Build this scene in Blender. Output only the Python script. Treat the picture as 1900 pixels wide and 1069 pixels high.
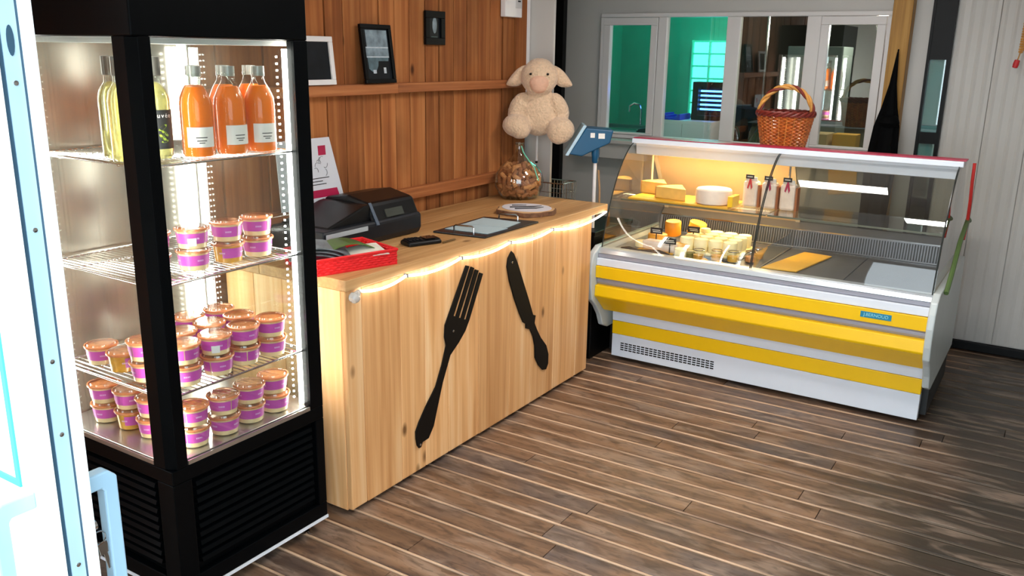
import bpy, bmesh, math, random
from mathutils import Vector, Matrix
for o in list(bpy.data.objects): bpy.data.objects.remove(o)
S = bpy.context.scene
C = S.collection
random.seed(7)
PI = math.pi

# ---------------------------------------------------------------- camera
cam = bpy.data.objects.new('camera', bpy.data.cameras.new('camera')); C.objects.link(cam)
yaw, pit, rol = 0.566404, 0.264707, 0.016685
fw = Vector((-math.sin(yaw)*math.cos(pit), math.cos(yaw)*math.cos(pit), -math.sin(pit)))
rt = Vector((math.cos(yaw), math.sin(yaw), 0)); up = rt.cross(fw)
r2 = rt*math.cos(rol)+up*math.sin(rol); u2 = -rt*math.sin(rol)+up*math.cos(rol)
M = Matrix((r2, u2, -fw)).transposed().to_4x4(); M.translation = (0, 0, 1.55)
cam.matrix_world = M
cam.data.sensor_width = 36; cam.data.lens = 1611.4/1900*36; cam.data.clip_start = 0.02
S.camera = cam
# ---------------------------------------------------------------- light, exposure
S.view_settings.view_transform = 'Standard'; S.view_settings.look = 'None'
S.view_settings.gamma = 1; S.view_settings.use_curve_mapping = False
S.view_settings.exposure = 0.12
W = bpy.data.worlds.new('overcast_sky'); S.world = W; W.use_nodes = True
bg = W.node_tree.nodes['Background']; bg.inputs[0].default_value = (0.80, 0.92, 1.0, 1); bg.inputs[1].default_value = 5.4
def light(name, typ, loc, power, col=(1,1,1), size=0.1, sy=None, rot=(0,0,0)):
    l = bpy.data.lights.new(name, typ); l.energy = power; l.color = col
    if typ == 'AREA':
        l.size = size
        if sy: l.shape = 'RECTANGLE'; l.size_y = sy
    else: l.shadow_soft_size = size
    o = bpy.data.objects.new(name, l); C.objects.link(o); o.location = loc; o.rotation_euler = rot
    return o
light('room_fill_light', 'AREA', (-0.6, 2.6, 2.27), 20, (1, .95, .88), .4, .2)  # both ceiling lights are unseen fill, added to brighten the room
light('room_fill_light', 'AREA', (-1.1, 3.5, 2.27), 12, (1, .94, .90), .5, .2)

# ---------------------------------------------------------------- materials
def lin(c): return tuple((x/12.92 if x <= .04045 else ((x+.055)/1.055)**2.4) for x in [v/255 for v in c])
MC = {}
def mat(name, rgb, rough=.5, metal=0, var=.06, scale=8, bump=0, emit=None, es=0, coat=0, spec=.5, trans=0, sheen=0):
    if name in MC: return MC[name]
    m = bpy.data.materials.new(name); m.use_nodes = True; nt = m.node_tree; b = nt.nodes['Principled BSDF']
    c = lin(rgb)
    if var:
        tc = nt.nodes.new('ShaderNodeTexCoord'); n = nt.nodes.new('ShaderNodeTexNoise'); n.inputs['Scale'].default_value = scale; n.inputs['Detail'].default_value = 4
        nt.links.new(tc.outputs['Object'], n.inputs['Vector'])
        r = nt.nodes.new('ShaderNodeValToRGB'); r.color_ramp.elements[0].position = .3; r.color_ramp.elements[1].position = .7
        r.color_ramp.elements[0].color = (*[x*(1-var) for x in c], 1); r.color_ramp.elements[1].color = (*[min(1, x*(1+var)) for x in c], 1)
        nt.links.new(n.outputs[0], r.inputs[0]); nt.links.new(r.outputs[0], b.inputs['Base Color'])
        if bump:
            bp = nt.nodes.new('ShaderNodeBump'); bp.inputs['Strength'].default_value = bump; bp.inputs['Distance'].default_value = .01
            nt.links.new(n.outputs[0], bp.inputs['Height']); nt.links.new(bp.outputs[0], b.inputs['Normal'])
    else: b.inputs['Base Color'].default_value = (*c, 1)
    b.inputs['Roughness'].default_value = rough; b.inputs['Metallic'].default_value = metal
    b.inputs['Specular IOR Level'].default_value = spec; b.inputs['Coat Weight'].default_value = coat
    b.inputs['Transmission Weight'].default_value = trans; b.inputs['Sheen Weight'].default_value = sheen
    if emit: b.inputs['Emission Color'].default_value = (*emit, 1); b.inputs['Emission Strength'].default_value = es
    MC[name] = m; return m
def glass(name, tint=(1,1,1), k=1.0, ior=1.5, rough=0.0, base=0.0):
    if name in MC: return MC[name]
    m = bpy.data.materials.new(name); m.use_nodes = True; nt = m.node_tree; nt.nodes.clear()
    o = nt.nodes.new('ShaderNodeOutputMaterial'); t = nt.nodes.new('ShaderNodeBsdfTransparent'); g = nt.nodes.new('ShaderNodeBsdfGlossy')
    t.inputs[0].default_value = (*tint, 1); g.inputs['Roughness'].default_value = rough
    f = nt.nodes.new('ShaderNodeFresnel')
    ge = nt.nodes.new('ShaderNodeNewGeometry'); mr = nt.nodes.new('ShaderNodeMapRange'); mr.inputs[3].default_value = ior; mr.inputs[4].default_value = 1/ior
    nt.links.new(ge.outputs['Backfacing'], mr.inputs[0]); nt.links.new(mr.outputs[0], f.inputs[0])
    a = nt.nodes.new('ShaderNodeMath'); a.operation = 'MULTIPLY_ADD'; a.use_clamp = True
    a.inputs[1].default_value = k; a.inputs[2].default_value = base
    x = nt.nodes.new('ShaderNodeMixShader')
    nt.links.new(f.outputs[0], a.inputs[0]); nt.links.new(a.outputs[0], x.inputs[0]); nt.links.new(t.outputs[0], x.inputs[1]); nt.links.new(g.outputs[0], x.inputs[2]); nt.links.new(x.outputs[0], o.inputs[0])
    MC[name] = m; return m
def wood(name, cols, axis='z', rough=.5, grain=1.0, rndvar=.5, knots=True, stain=None, bump=.25, spec=.4, painted_shade=False, wear=False):
    """procedural plank wood, grain along the object's axis, shifted per object"""
    if name in MC: return MC[name]
    m = bpy.data.materials.new(name); m.use_nodes = True; nt = m.node_tree; N = nt.nodes.new; L = nt.links.new; b = nt.nodes['Principled BSDF']
    tc = N('ShaderNodeTexCoord'); oi = N('ShaderNodeObjectInfo')
    ad = N('ShaderNodeVectorMath'); ad.operation = 'ADD'
    sc = N('ShaderNodeVectorMath'); sc.operation = 'SCALE'; sc.inputs[0].default_value = (31, 17, 23); L(oi.outputs['Random'], sc.inputs['Scale'])
    L(tc.outputs['Object'], ad.inputs[0]); L(sc.outputs[0], ad.inputs[1])
    mp = N('ShaderNodeMapping'); s = [26*grain]*3; s['xyz'.index(axis)] = 1.3*grain; mp.inputs['Scale'].default_value = s; L(ad.outputs[0], mp.inputs[0])
    n1 = N('ShaderNodeTexNoise'); n1.inputs['Scale'].default_value = 1.0; n1.inputs['Detail'].default_value = 6; n1.inputs['Distortion'].default_value = .6; L(mp.outputs[0], n1.inputs[0])
    mp2 = N('ShaderNodeMapping'); s2 = [90*grain]*3; s2['xyz'.index(axis)] = 2.5*grain; mp2.inputs['Scale'].default_value = s2; L(ad.outputs[0], mp2.inputs[0])
    n2 = N('ShaderNodeTexNoise'); n2.inputs['Scale'].default_value = 1.0; n2.inputs['Detail'].default_value = 3; L(mp2.outputs[0], n2.inputs[0])
    mx = N('ShaderNodeMix'); mx.inputs[0].default_value = .35; L(n1.outputs[0], mx.inputs[2]); L(n2.outputs[0], mx.inputs[3])
    r = N('ShaderNodeValToRGB'); L(mx.outputs[0], r.inputs[0]); e = r.color_ramp.elements
    e[0].position = .32; e[0].color = (*lin(cols[0]), 1); e[1].position = .68; e[1].color = (*lin(cols[2]), 1)
    q = e.new(.5); q.color = (*lin(cols[1]), 1)
    col = r.outputs[0]
    hs = N('ShaderNodeHueSaturation'); mr = N('ShaderNodeMapRange'); mr.inputs[3].default_value = 1-rndvar*.5; mr.inputs[4].default_value = 1+rndvar*.35; L(oi.outputs['Random'], mr.inputs[0]); L(mr.outputs[0], hs.inputs['Value']); L(col, hs.inputs['Color']); col = hs.outputs[0]
    if knots:
        mk = N('ShaderNodeMapping'); k = [5]*3; k['xyz'.index(axis)] = 2.6; mk.inputs['Scale'].default_value = k; L(ad.outputs[0], mk.inputs[0])
        v = N('ShaderNodeTexVoronoi'); v.inputs['Scale'].default_value = 1.0; L(mk.outputs[0], v.inputs[0])
        kr = N('ShaderNodeValToRGB'); kr.color_ramp.elements[0].position = .03; kr.color_ramp.elements[0].color = (1,1,1,1); kr.color_ramp.elements[1].position = .085; kr.color_ramp.elements[1].color = (0,0,0,1); L(v.outputs['Distance'], kr.inputs[0])
        m2 = N('ShaderNodeMix'); m2.data_type = 'RGBA'; L(kr.outputs[0], m2.inputs[0]); L(col, m2.inputs[6]); m2.inputs[7].default_value = (*[x*.35 for x in lin(cols[0])], 1); col = m2.outputs[2]
    if stain:
        ns = N('ShaderNodeTexNoise'); ns.inputs['Scale'].default_value = 2.2; ns.inputs['Detail'].default_value = 5
        L(tc.outputs['Object'] if stain[0] == 'obj' else ad.outputs[0], ns.inputs[0])
        sr = N('ShaderNodeValToRGB'); sr.color_ramp.elements[0].position = .48; sr.color_ramp.elements[0].color = (0,0,0,1); sr.color_ramp.elements[1].position = .68; sr.color_ramp.elements[1].color = (1,1,1,1); L(ns.outputs[0], sr.inputs[0])
        m3 = N('ShaderNodeMix'); m3.data_type = 'RGBA'; mm = N('ShaderNodeMath'); mm.operation = 'MULTIPLY'; mm.inputs[1].default_value = stain[2]; L(sr.outputs[0], mm.inputs[0]); L(mm.outputs[0], m3.inputs[0]); L(col, m3.inputs[6]); m3.inputs[7].default_value = (*lin(stain[1]), 1); col = m3.outputs[2]
    if painted_shade:   # shade painted into the board colour towards the right, with a ragged edge
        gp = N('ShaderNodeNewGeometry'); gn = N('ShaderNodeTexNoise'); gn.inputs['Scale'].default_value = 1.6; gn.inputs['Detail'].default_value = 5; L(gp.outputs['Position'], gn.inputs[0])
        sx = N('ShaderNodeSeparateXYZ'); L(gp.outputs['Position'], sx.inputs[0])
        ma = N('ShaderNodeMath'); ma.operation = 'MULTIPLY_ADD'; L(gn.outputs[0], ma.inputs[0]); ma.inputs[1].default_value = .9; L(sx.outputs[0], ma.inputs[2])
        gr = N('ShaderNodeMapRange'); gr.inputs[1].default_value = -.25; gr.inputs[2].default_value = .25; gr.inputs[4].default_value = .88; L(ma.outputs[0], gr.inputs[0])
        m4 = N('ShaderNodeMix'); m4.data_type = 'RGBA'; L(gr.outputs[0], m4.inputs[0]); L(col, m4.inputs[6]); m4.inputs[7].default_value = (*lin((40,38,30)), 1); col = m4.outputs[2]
    if wear:    # scuffs: pale worn patches and dark mottling
        for (sc_, lo, hi, c_, f_) in ((9, .50, .66, (168,146,128), .45), (16, .52, .64, (62,46,38), .55), (45, .55, .62, (50,38,32), .35)):
            wn = N('ShaderNodeTexNoise'); wn.inputs['Scale'].default_value = sc_; wn.inputs['Detail'].default_value = 6; wn.inputs['Distortion'].default_value = .8
            wm = N('ShaderNodeMapping'); wm.inputs['Scale'].default_value = (.45, 1.6, 1); L(ad.outputs[0], wm.inputs[0]); L(wm.outputs[0], wn.inputs[0])
            wr_ = N('ShaderNodeMapRange'); wr_.inputs[1].default_value = lo; wr_.inputs[2].default_value = hi; wr_.inputs[4].default_value = f_; L(wn.outputs[0], wr_.inputs[0])
            m5 = N('ShaderNodeMix'); m5.data_type = 'RGBA'; L(wr_.outputs[0], m5.inputs[0]); L(col, m5.inputs[6]); m5.inputs[7].default_value = (*lin(c_), 1); col = m5.outputs[2]
    L(col, b.inputs['Base Color']); b.inputs['Roughness'].default_value = rough; b.inputs['Specular IOR Level'].default_value = spec
    bp = N('ShaderNodeBump'); bp.inputs['Strength'].default_value = bump; bp.inputs['Distance'].default_value = .003; L(mx.outputs[0], bp.inputs['Height']); L(bp.outputs[0], b.inputs['Normal'])
    MC[name] = m; return m

# ---------------------------------------------------------------- mesh helpers
class MB:
    def __init__(s): s.v = []; s.f = []; s.m = []
    def add(s, vs, fs, mi=0):
        k = len(s.v); s.v += [tuple(v) for v in vs]; s.f += [tuple(i+k for i in f) for f in fs]; s.m += [mi]*len(fs); return s
    def box(s, x0, x1, y0, y1, z0, z1, mi=0, mtx=None):
        vs = [(x, y, z) for z in (z0, z1) for y in (y0, y1) for x in (x0, x1)]
        if mtx: vs = [mtx @ Vector(v) for v in vs]
        return s.add(vs, [(0,2,3,1),(4,5,7,6),(0,1,5,4),(2,6,7,3),(0,4,6,2),(1,3,7,5)], mi)
    def prism(s, pts, axis, a, b, mi=0, mtx=None):
        """extrude a 2D polygon along axis; pts are the other two coordinates in order"""
        n = len(pts)
        def P(p, t): return {'x': (t, p[0], p[1]), 'y': (p[0], t, p[1]), 'z': (p[0], p[1], t)}[axis]
        vs = [P(p, a) for p in pts]+[P(p, b) for p in pts]
        if mtx: vs = [mtx @ Vector(v) for v in vs]
        return s.add(vs, [tuple(range(n))[::-1], tuple(range(n, 2*n))]+[(i, (i+1) % n, (i+1) % n+n, i+n) for i in range(n)], mi)
    def lathe(s, prof, c=(0,0,0), n=24, mi=0, mis=None, cap=True):
        k = len(prof); vs = []
        for r, z in prof:
            for i in range(n): a = 2*PI*i/n; vs.append((c[0]+r*math.cos(a), c[1]+r*math.sin(a), c[2]+z))
        fs = []; base = len(s.v); 
        for j in range(k-1):
            fs2 = [(j*n+i, j*n+(i+1) % n, (j+1)*n+(i+1) % n, (j+1)*n+i) for i in range(n)]
            s.v += [] ; fs += [(f, (mis[j] if mis else mi)) for f in fs2]
        if cap:
            if prof[0][0] > 1e-4: fs.append((tuple(range(n))[::-1], mis[0] if mis else mi))
            if prof[-1][0] > 1e-4: fs.append((tuple((k-1)*n+i for i in range(n)), mis[-1] if mis else mi))
        s.v += vs; s.f += [tuple(i+base for i in f) for f, _ in fs]; s.m += [m_ for _, m_ in fs]; return s
    def tube(s, pts, r, n=8, mi=0, closed=False, cap=True):
        pts = [Vector(p) for p in pts]; k = len(pts); rs = r if isinstance(r, (list, tuple)) else [r]*k
        vs = []; prev = None
        for i, p in enumerate(pts):
            if closed: t = pts[(i+1) % k]-pts[i-1]
            else: t = pts[min(i+1, k-1)]-pts[max(i-1, 0)]
            t.normalize()
            if prev is None: a = t.orthogonal().normalized()
            else:
                a = prev-t*prev.dot(t)
                a = a.normalized() if a.length > 1e-6 else t.orthogonal().normalized()
            prev = a; b = t.cross(a)
            for j in range(n): w = 2*PI*j/n; vs.append(p+(a*math.cos(w)+b*math.sin(w))*rs[i])
        fs = [(i*n+j, i*n+(j+1) % n, ((i+1) % k)*n+(j+1) % n, ((i+1) % k)*n+j) for i in range(k if closed else k-1) for j in range(n)]
        if not closed and cap: fs += [tuple(range(n))[::-1], tuple((k-1)*n+j for j in range(n))]
        return s.add(vs, fs, mi)
    def mesh(s, name, mats, smooth=False):
        me = bpy.data.meshes.new(name); me.from_pydata(s.v, [], s.f)
        for m in (mats if isinstance(mats, (list, tuple)) else [mats]): me.materials.append(m)
        for p, mi in zip(me.polygons, s.m): p.material_index = mi; p.use_smooth = smooth
        bm = bmesh.new(); bm.from_mesh(me); bmesh.ops.recalc_face_normals(bm, faces=bm.faces); bm.to_mesh(me); bm.free()
        if smooth:
            try: me.set_sharp_from_angle(angle=math.radians(38))
            except Exception: pass
        return me
    def obj(s, name, mats, parent=None, smooth=False, bevel=0, **kw):
        o = bpy.data.objects.new(name, s.mesh(name, mats, smooth)); C.objects.link(o)
        if parent: o.parent = parent
        if bevel:
            md = o.modifiers.new('bevel', 'BEVEL'); md.width = bevel; md.segments = 2; md.limit_method = 'ANGLE'; md.angle_limit = .6
        for k, v in kw.items(): o[k] = v
        return o
def inst(me, name, parent=None, loc=(0,0,0), rot=(0,0,0), scale=(1,1,1)):
    o = bpy.data.objects.new(name, me); C.objects.link(o); o.location = loc; o.rotation_euler = rot; o.scale = scale
    if parent: o.parent = parent
    return o
def thing(name, label, cat, loc=(0,0,0), rz=0, group=None):
    o = bpy.data.objects.new(name, None); C.objects.link(o); o.empty_display_size = .05
    o.location = loc; o.rotation_euler = (0,0,rz); o['label'] = label; o['category'] = cat
    if group: o['group'] = group
    return o
def tag(o, label, cat, group=None):
    o['label'] = label; o['category'] = cat
    if group: o['group'] = group
    return o
def copy_tree(o, parent=None):
    c = o.copy(); C.objects.link(c)
    if parent: c.parent = parent
    for ch in list(o.children): copy_tree(ch, c)
    return c
def struct(mb, name, mats, **kw):
    o = mb.obj(name, mats, **kw); o['kind'] = 'structure'; return o
def sag(a, b, d, n=10):
    a = Vector(a); b = Vector(b); return [a.lerp(b, i/n)+Vector((0,0,-d*4*(i/n)*(1-i/n))) for i in range(n+1)]
def text(s, size, m, name, parent, mtx, ext=.0006, align='CENTER'):
    cu = bpy.data.curves.new(name, 'FONT'); cu.body = s; cu.size = size; cu.extrude = ext; cu.align_x = align; cu.align_y = 'CENTER'
    t = bpy.data.objects.new(name+'_curve', cu); C.objects.link(t)
    dg = bpy.context.evaluated_depsgraph_get(); me = bpy.data.meshes.new_from_object(t.evaluated_get(dg)); bpy.data.objects.remove(t)
    me.materials.clear(); me.materials.append(m)
    o = bpy.data.objects.new(name, me); C.objects.link(o)
    if parent: o.parent = parent
    o.matrix_local = mtx; return o

# ================================================================= ROOM
M_floor = wood('worn_deck_boards', ((84,62,48),(128,98,76),(156,126,102)), 'x', rough=.4, rndvar=.34, knots=False, stain=('ad', (86,82,84), .7), bump=.5, grain=.5, painted_shade=True, wear=True)
M_lath = wood('light_deck_strip', ((166,132,104),(200,164,132),(224,190,160)), 'x', rough=.5, rndvar=.2, knots=False, stain=('ad', (110,88,74), .75), painted_shade=True)
M_dark = mat('dark_underfloor', (14,11,10), .9)
st = MB().box(-3.6, 1.25, .64, 5.4, -.12, -.022); floor = struct(st, 'floor', M_dark)
pitch = .1052; y = 2.118-14*pitch; k = 0
bmesh_cache = {}
def board_mesh(L_, w, h, m, nm):
    key = (round(L_, 2), w, h, nm)
    if key not in bmesh_cache:
        b = .0025
        bmesh_cache[key] = MB().prism([(0, 0), (w, 0), (w, h-b), (w-b, h), (b, h), (0, h-b)], 'x', 0, L_).mesh(nm, m)
    return bmesh_cache[key]
while y < 5.26:
    x0 = -3.4 if y > 4.1 else -2.5
    cuts = sorted(random.choice([-1.95, -1.6, -1.25, -.95, -.6, -.3, -.05, .3, .6]) + random.uniform(-.05, .05) for _ in range(2))
    if cuts[1]-cuts[0] < .5: cuts = [cuts[0]]
    xs = [x0]+cuts+[1.2]
    for a, b in zip(xs[:-1], xs[1:]):
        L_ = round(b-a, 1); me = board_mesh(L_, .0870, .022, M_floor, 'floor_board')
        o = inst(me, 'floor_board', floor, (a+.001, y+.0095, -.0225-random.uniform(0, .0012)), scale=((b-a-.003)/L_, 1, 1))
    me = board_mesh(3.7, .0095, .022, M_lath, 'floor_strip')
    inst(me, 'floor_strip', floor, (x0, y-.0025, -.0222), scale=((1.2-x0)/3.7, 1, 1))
    y += pitch
# walls
M_pl = wood('pine_planks', ((118,64,34),(160,98,54),(188,126,76)), 'z', rough=.65, rndvar=.40, knots=True, bump=.4, stain=('ad', (96,56,32), .45), grain=.55, spec=.15)
M_pll = wood('pine_rail', ((124,70,36),(164,98,54),(188,124,74)), 'y', rough=.6, rndvar=.1, knots=True)
M_pan = mat('grey_sandwich_panel', (196,193,188), .45, var=.03, scale=3)
M_white = mat('white_lacquer', (226,224,224), .35, var=.02)
M_blk = mat('black_steel', (5,5,6), .45, var=.1, spec=.2)
wl = struct(MB().box(-2.58, -2.525, .66, 4.0, 0, 2.35), 'wall_left', M_dark)
ys = [.70]
bound = [2.445, 2.547, 2.651, 2.758, 2.866, 2.968, 3.068, 3.177, 3.279, 3.387, 3.492, 3.593, 3.695, 3.803, 3.908, 4.008]
y = 2.445-.105*16
while y < 2.44: ys.append(y); y += .105
ys += bound
for i, (a, b) in enumerate(zip(ys[:-1], ys[1:])):
    g = .004 if i % 3 else .009
    dx = random.choice([0, .004, .007, 0])
    if b == 4.008: dx = .02
    pl = MB().box(0, .022, 0, b-a-g, 0, 2.33)
    o = pl.obj('plank', M_pl, wl, bevel=.002); o.location = (-2.524+dx, a+g/2, .0)
r1 = MB().box(0, .05, 0, 2.93-1.9, 0, .042).obj('ledge_rail', M_pll, wl, bevel=.003); r1.location = (-2.502, 1.9, 1.374)
r1 = MB().box(0, .045, 0, .99, 0, .040).obj('ledge_rail', M_pll, wl, bevel=.003); r1.location = (-2.502, 2.935, 1.376)
r1 = MB().box(0, .035, 0, 3.95-1.9, 0, .05).obj('ledge_rail', M_pll, wl, bevel=.003); r1.location = (-2.502, 1.9, .905)
# back wall with window opening
wb = struct(MB().box(-3.6, 1.25, 5.24, 5.32, 0, 1.025).box(-3.6, 1.25, 5.24, 5.32, 1.80, 2.35).box(-3.6, -2.66, 5.24, 5.32, 1.025, 1.80).box(-.915, -.725, 5.24, 5.32, 1.025, 1.80).box(-.61, 1.25, 5.24, 5.32, 1.025, 1.80), 'wall_back', M_pan)
# narrow sandwich panels laid over the right part, each with a fine joint
x = -.606
while x < 1.2:
    o = MB().box(0, .198, 0, .012, 0, 2.28).obj('wall_panel', M_pan, wb, bevel=.003); o.location = (x, 5.229, .05)
    for q in range(1, 5): 
        pass
    x += .2
ribs = MB()
x = -.6
while x < 1.2:
    ribs.prism([(x, 5.2292), (x+.012, 5.2265), (x+.024, 5.2292)], 'z', .05, 2.33); x += .05
ribs.obj('panel_rib', M_pan, wb, kind='stuff')
struct(MB().box(-.60, 1.25, 5.205, 5.239, 0, .045), 'baseboard_back', M_blk, bevel=.003)
struct(MB().box(-3.68, -3.6, 3.9, 5.32, 0, 2.35), 'wall_left_rear', M_pan)
struct(MB().box(-3.6, -2.58, 3.9, 3.98, 0, 2.35), 'wall_left_return', M_pan)
struct(MB().box(1.22, 1.3, .66, 5.24, 0, 2.35), 'wall_right', M_pan)
struct(MB().box(-3.7, 1.3, .6, 7.7, 2.35, 2.42), 'ceiling', M_white)
struct(MB().box(-2.6, 1.3, .60, .68, 2.16, 2.35).box(.42, 1.3, .60, .68, 0, 2.16), 'wall_front_and_blocker', M_white)  # unseen right part is added to keep daylight off the right floor
struct(MB().box(-2.52, -2.49, 4.012, 4.05, 1.3, 2.35), 'trim_1', M_white)
struct(MB().box(-2.58, -2.35, 4.055, 4.075, 0, 2.35), 'trim_2', M_pan)      # grey strip beside the post
tag(MB().box(-.065, .065, -.02, .02, 0, 2.35).box(-.075, .075, -.045, -.02, 0, 2.35).obj('steel_post', M_blk), 'black steel post standing behind the plush sheep', 'post').location = (-2.985, 5.19, 0)
# outside ground
struct(MB().box(-9, 9, -9, .635, -.14, -.03), 'floor_outside', mat('pale_paving', (150,148,140), .8, var=.1, scale=3))

# window band
M_frame = mat('white_window_frame', (222,218,216), .3, var=.01)
G_win = glass('window_glass', (.93,.97,.96), 1.5, 1.5, base=.04)
G_mir = glass('reflective_window_glass', (.78,.85,.82), 2.2, 1.5, base=.16)
win = MB().box(-2.66, -.915, 5.19, 5.24, 1.775, 1.80).box(-2.66, -.915, 5.19, 5.24, 1.025, 1.05).box(-2.66, -2.635, 5.19, 5.24, 1.05, 1.775).box(-.94, -.915, 5.19, 5.24, 1.05, 1.775)
for a, b in ((-2.262,-2.205),(-1.827,-1.746),(-1.363,-1.285)): win.box(a, b, 5.19, 5.24, 1.05, 1.775)
w = struct(win, 'window_1', M_frame, bevel=.004)
def sash(x0, x1, t):
    z0, z1 = 1.052, 1.773
    s = MB().box(x0, x1, 5.182, 5.225, z1-t, z1).box(x0, x1, 5.182, 5.225, z0, z0+t*.3).box(x0, x0+t, 5.182, 5.225, z0+t*.3, z1-t).box(x1-t, x1, 5.182, 5.225, z0+t*.3, z1-t)
    s.obj('sash', M_frame, w, bevel=.003)
sash(-2.633, -2.264, .045); sash(-1.283, -.942, .045)
for a, b, g in ((-2.59,-2.31,G_win),(-2.205,-1.827,G_win),(-1.746,-1.363,glass('dim_window_glass', (.8,.85,.83), 1.5, 1.5, base=.05)),(-1.24,-.985,G_mir)):
    MB().box(a, b, 5.203, 5.207, 1.055, 1.772).obj('pane', g, w)
MB().box(-2.72, -.9, 5.05, 5.188, 1.0, 1.024).box(-2.72, -2.25, 5.09, 5.188, .90, 1.0).obj('window_sill', M_pan, w, bevel=.004)
# dark narrow glazed slot
w2 = struct(MB().box(-.725, -.711, 5.2, 5.30, 0, 2.2).box(-.628, -.61, 5.2, 5.30, 0, 2.2).box(-.711, -.628, 5.205, 5.30, 1.11, 1.17).box(-.711, -.628, 5.205, 5.30, 1.55, 2.2).box(-.711, -.628, 5.205, 5.3, 0, .1), 'window_2', M_blk)
MB().box(-.711, -.628, 5.225, 5.229, .1, 1.11).obj('pane', G_win, w2); MB().box(-.711, -.628, 5.225, 5.229, 1.17, 1.55).obj('pane', G_win, w2)
M_teal = mat('teal_backing', (84,150,150), .6)
MB().box(-.711, -.628, 5.24, 5.25, .1, 1.55).obj('backing', M_teal, w2)
struct(MB().box(-.911, -.813, 5.14, 5.238, 0, 2.35), 'trim_3', wood('yellow_pine_post', ((150,104,36),(176,128,50),(192,146,68)), 'z', rndvar=.0, knots=False), bevel=.003)

# ================================================================= ROOM BEHIND THE WINDOWS
M_bw = mat('back_room_wall', (92,150,130), .7); M_bwd = mat('dark_back_wall', (46,46,42), .6)
struct(MB().box(-3.7, -1.3, 7.5, 7.58, 0, 2.35).box(-3.7, -3.62, 5.32, 7.5, 0, 2.35), 'wall_rear_room', M_bw)
struct(MB().box(-2.0, -1.93, 5.9, 7.5, 0, 2.35), 'wall_rear_partition', M_bwd)
struct(MB().box(-1.92, 0.3, 7.4, 7.48, 0, 2.35).box(0.22, .3, 5.32, 7.4, 0, 2.35), 'wall_rear_dark', M_bwd)
struct(MB().box(-3.7, .3, 5.32, 7.58, -.1, 0), 'floor_rear_room', M_dark)
light('green_room_light', 'POINT', (-2.45, 6.7, 2.2), 27, (.02, 1, .74), .1)
light('rear_fill_light', 'POINT', (-1.05, 6.0, 1.75), 26, (1, .9, .75), .1)  # unseen fill, added to brighten the boxes behind the fourth window
light('blue_zapper_light', 'POINT', (-2.20, 6.05, 1.30), 2.5, (.05, .15, 1), .05)
E_cy = mat('daylit_far_pane', (120,255,240), .5, var=0, emit=(.15,1,.92), es=1.5)
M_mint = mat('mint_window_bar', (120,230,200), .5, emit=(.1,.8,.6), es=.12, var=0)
gw = thing('grid_window', 'bright cyan grid window at the far end of the green lit back room', 'window', (-2.6, 7.46, 1.05))
MB().box(-.31, .15, -.005, .01, 0, .62).obj('pane', E_cy, gw)
gf = MB()
for i in range(4): gf.box(-.315+i*.155, -.30+i*.155, -.03, -.006, -.01, .63)
for i in range(7): gf.box(-.315, .165, -.031, -.006, -.01+i*.104, .004+i*.104)
gf.obj('window_bar', M_mint, gw)
cab = thing('storage_cabinet', 'low white cabinet in the back room behind the second window', 'cabinet', (-2.215, 5.72, 0))
MB().box(-.2, .2, -.15, .15, 0, 1.13).obj('body', M_white, cab, bevel=.004)
MB().box(-.195, -.002, -.158, -.151, .5, 1.11).obj('door', M_white, cab, bevel=.003); MB().box(.002, .195, -.158, -.151, .5, 1.11).obj('door', M_white, cab, bevel=.003)
M_blue = mat('blue_cloth', (20,60,200), .7)
clo = MB(); 
for i in range(8):
    a0 = -.19+i*.02; clo.box(a0, a0+.02, -.13, .06, 0, .02+.02*math.sin(i*.9+1))
tag(clo.obj('folded_cloth', M_blue), 'crumpled blue cloth on the white cabinet in the back room', 'cloth').location = (-2.215, 5.72, 1.131)
zap = thing('insect_killer', 'black lamp box with glowing blue tubes on the back room cabinet', 'insect killer', (-2.12, 5.75, 1.131))
MB().box(-.09, -.05, -.05, .05, 0, .25).box(-.05, .1, .03, .05, 0, .25).box(-.05, .1, -.05, .05, 0, .03).box(-.05, .1, -.05, .05, .22, .25).obj('housing', M_blk, zap)
E_bl = mat('blue_tube', (60,120,255), .4, var=0, emit=(.08,.30,1), es=7)
for z in (.07, .10, .13, .16, .19): MB().tube([(-.048, 0, z), (.1, 0, z)], .006, 8).obj('lamp_tube', E_bl, zap)
M_chrome = mat('chrome', (200,200,200), .15, 1, var=0)
sl = thing('steel_rack', 'green lit steel rails of a sink rack behind the first window', 'rack', (-2.78, 5.8, 1.0))
MB().box(-.22, .25, -.2, .2, -.03, 0).obj('worktop', M_chrome, sl)
MB().box(-.2, .22, -.18, -.165, .012, .04).box(-.2, .22, .06, .075, .03, .06).box(-.2, -.19, -.18, .075, .0, .05).box(.21,.22,-.18,.075,0,.05).obj('rail', M_chrome, sl)
MB().tube([(.1,.12,0),(.1,.12,.16),(.09,.11,.2),(.06,.08,.21),(.04,.05,.19),(.04,.05,.15)], .008, 8).obj('tap', M_chrome, sl, smooth=True)
wcb = thing('tall_white_cabinet', 'white cabinet with a bright light strip in the dark back room behind the basket', 'cabinet', (-1.53, 5.95, 0))
MB().box(-.13, .22, -.03, .25, 0, 1.62).obj('body', mat('grey_cabinet', (130,138,136), .5), wcb, bevel=.004)
E_led = mat('led_white', (255,255,250), .4, var=0, emit=(1,.97,.9), es=14)
MB().box(.02, .045, -.034, -.031, 1.02, 1.53).obj('light_strip', mat('led_dim', (255,255,250), .4, var=0, emit=(1,.97,.9), es=2.2), wcb)
tag(MB().tube([(-1.70,5.6,1.02),(-1.705,5.6,1.8)], .008, 8).obj('steel_pole', M_chrome), 'thin steel pole upright in the dark third window', 'pole')
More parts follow.
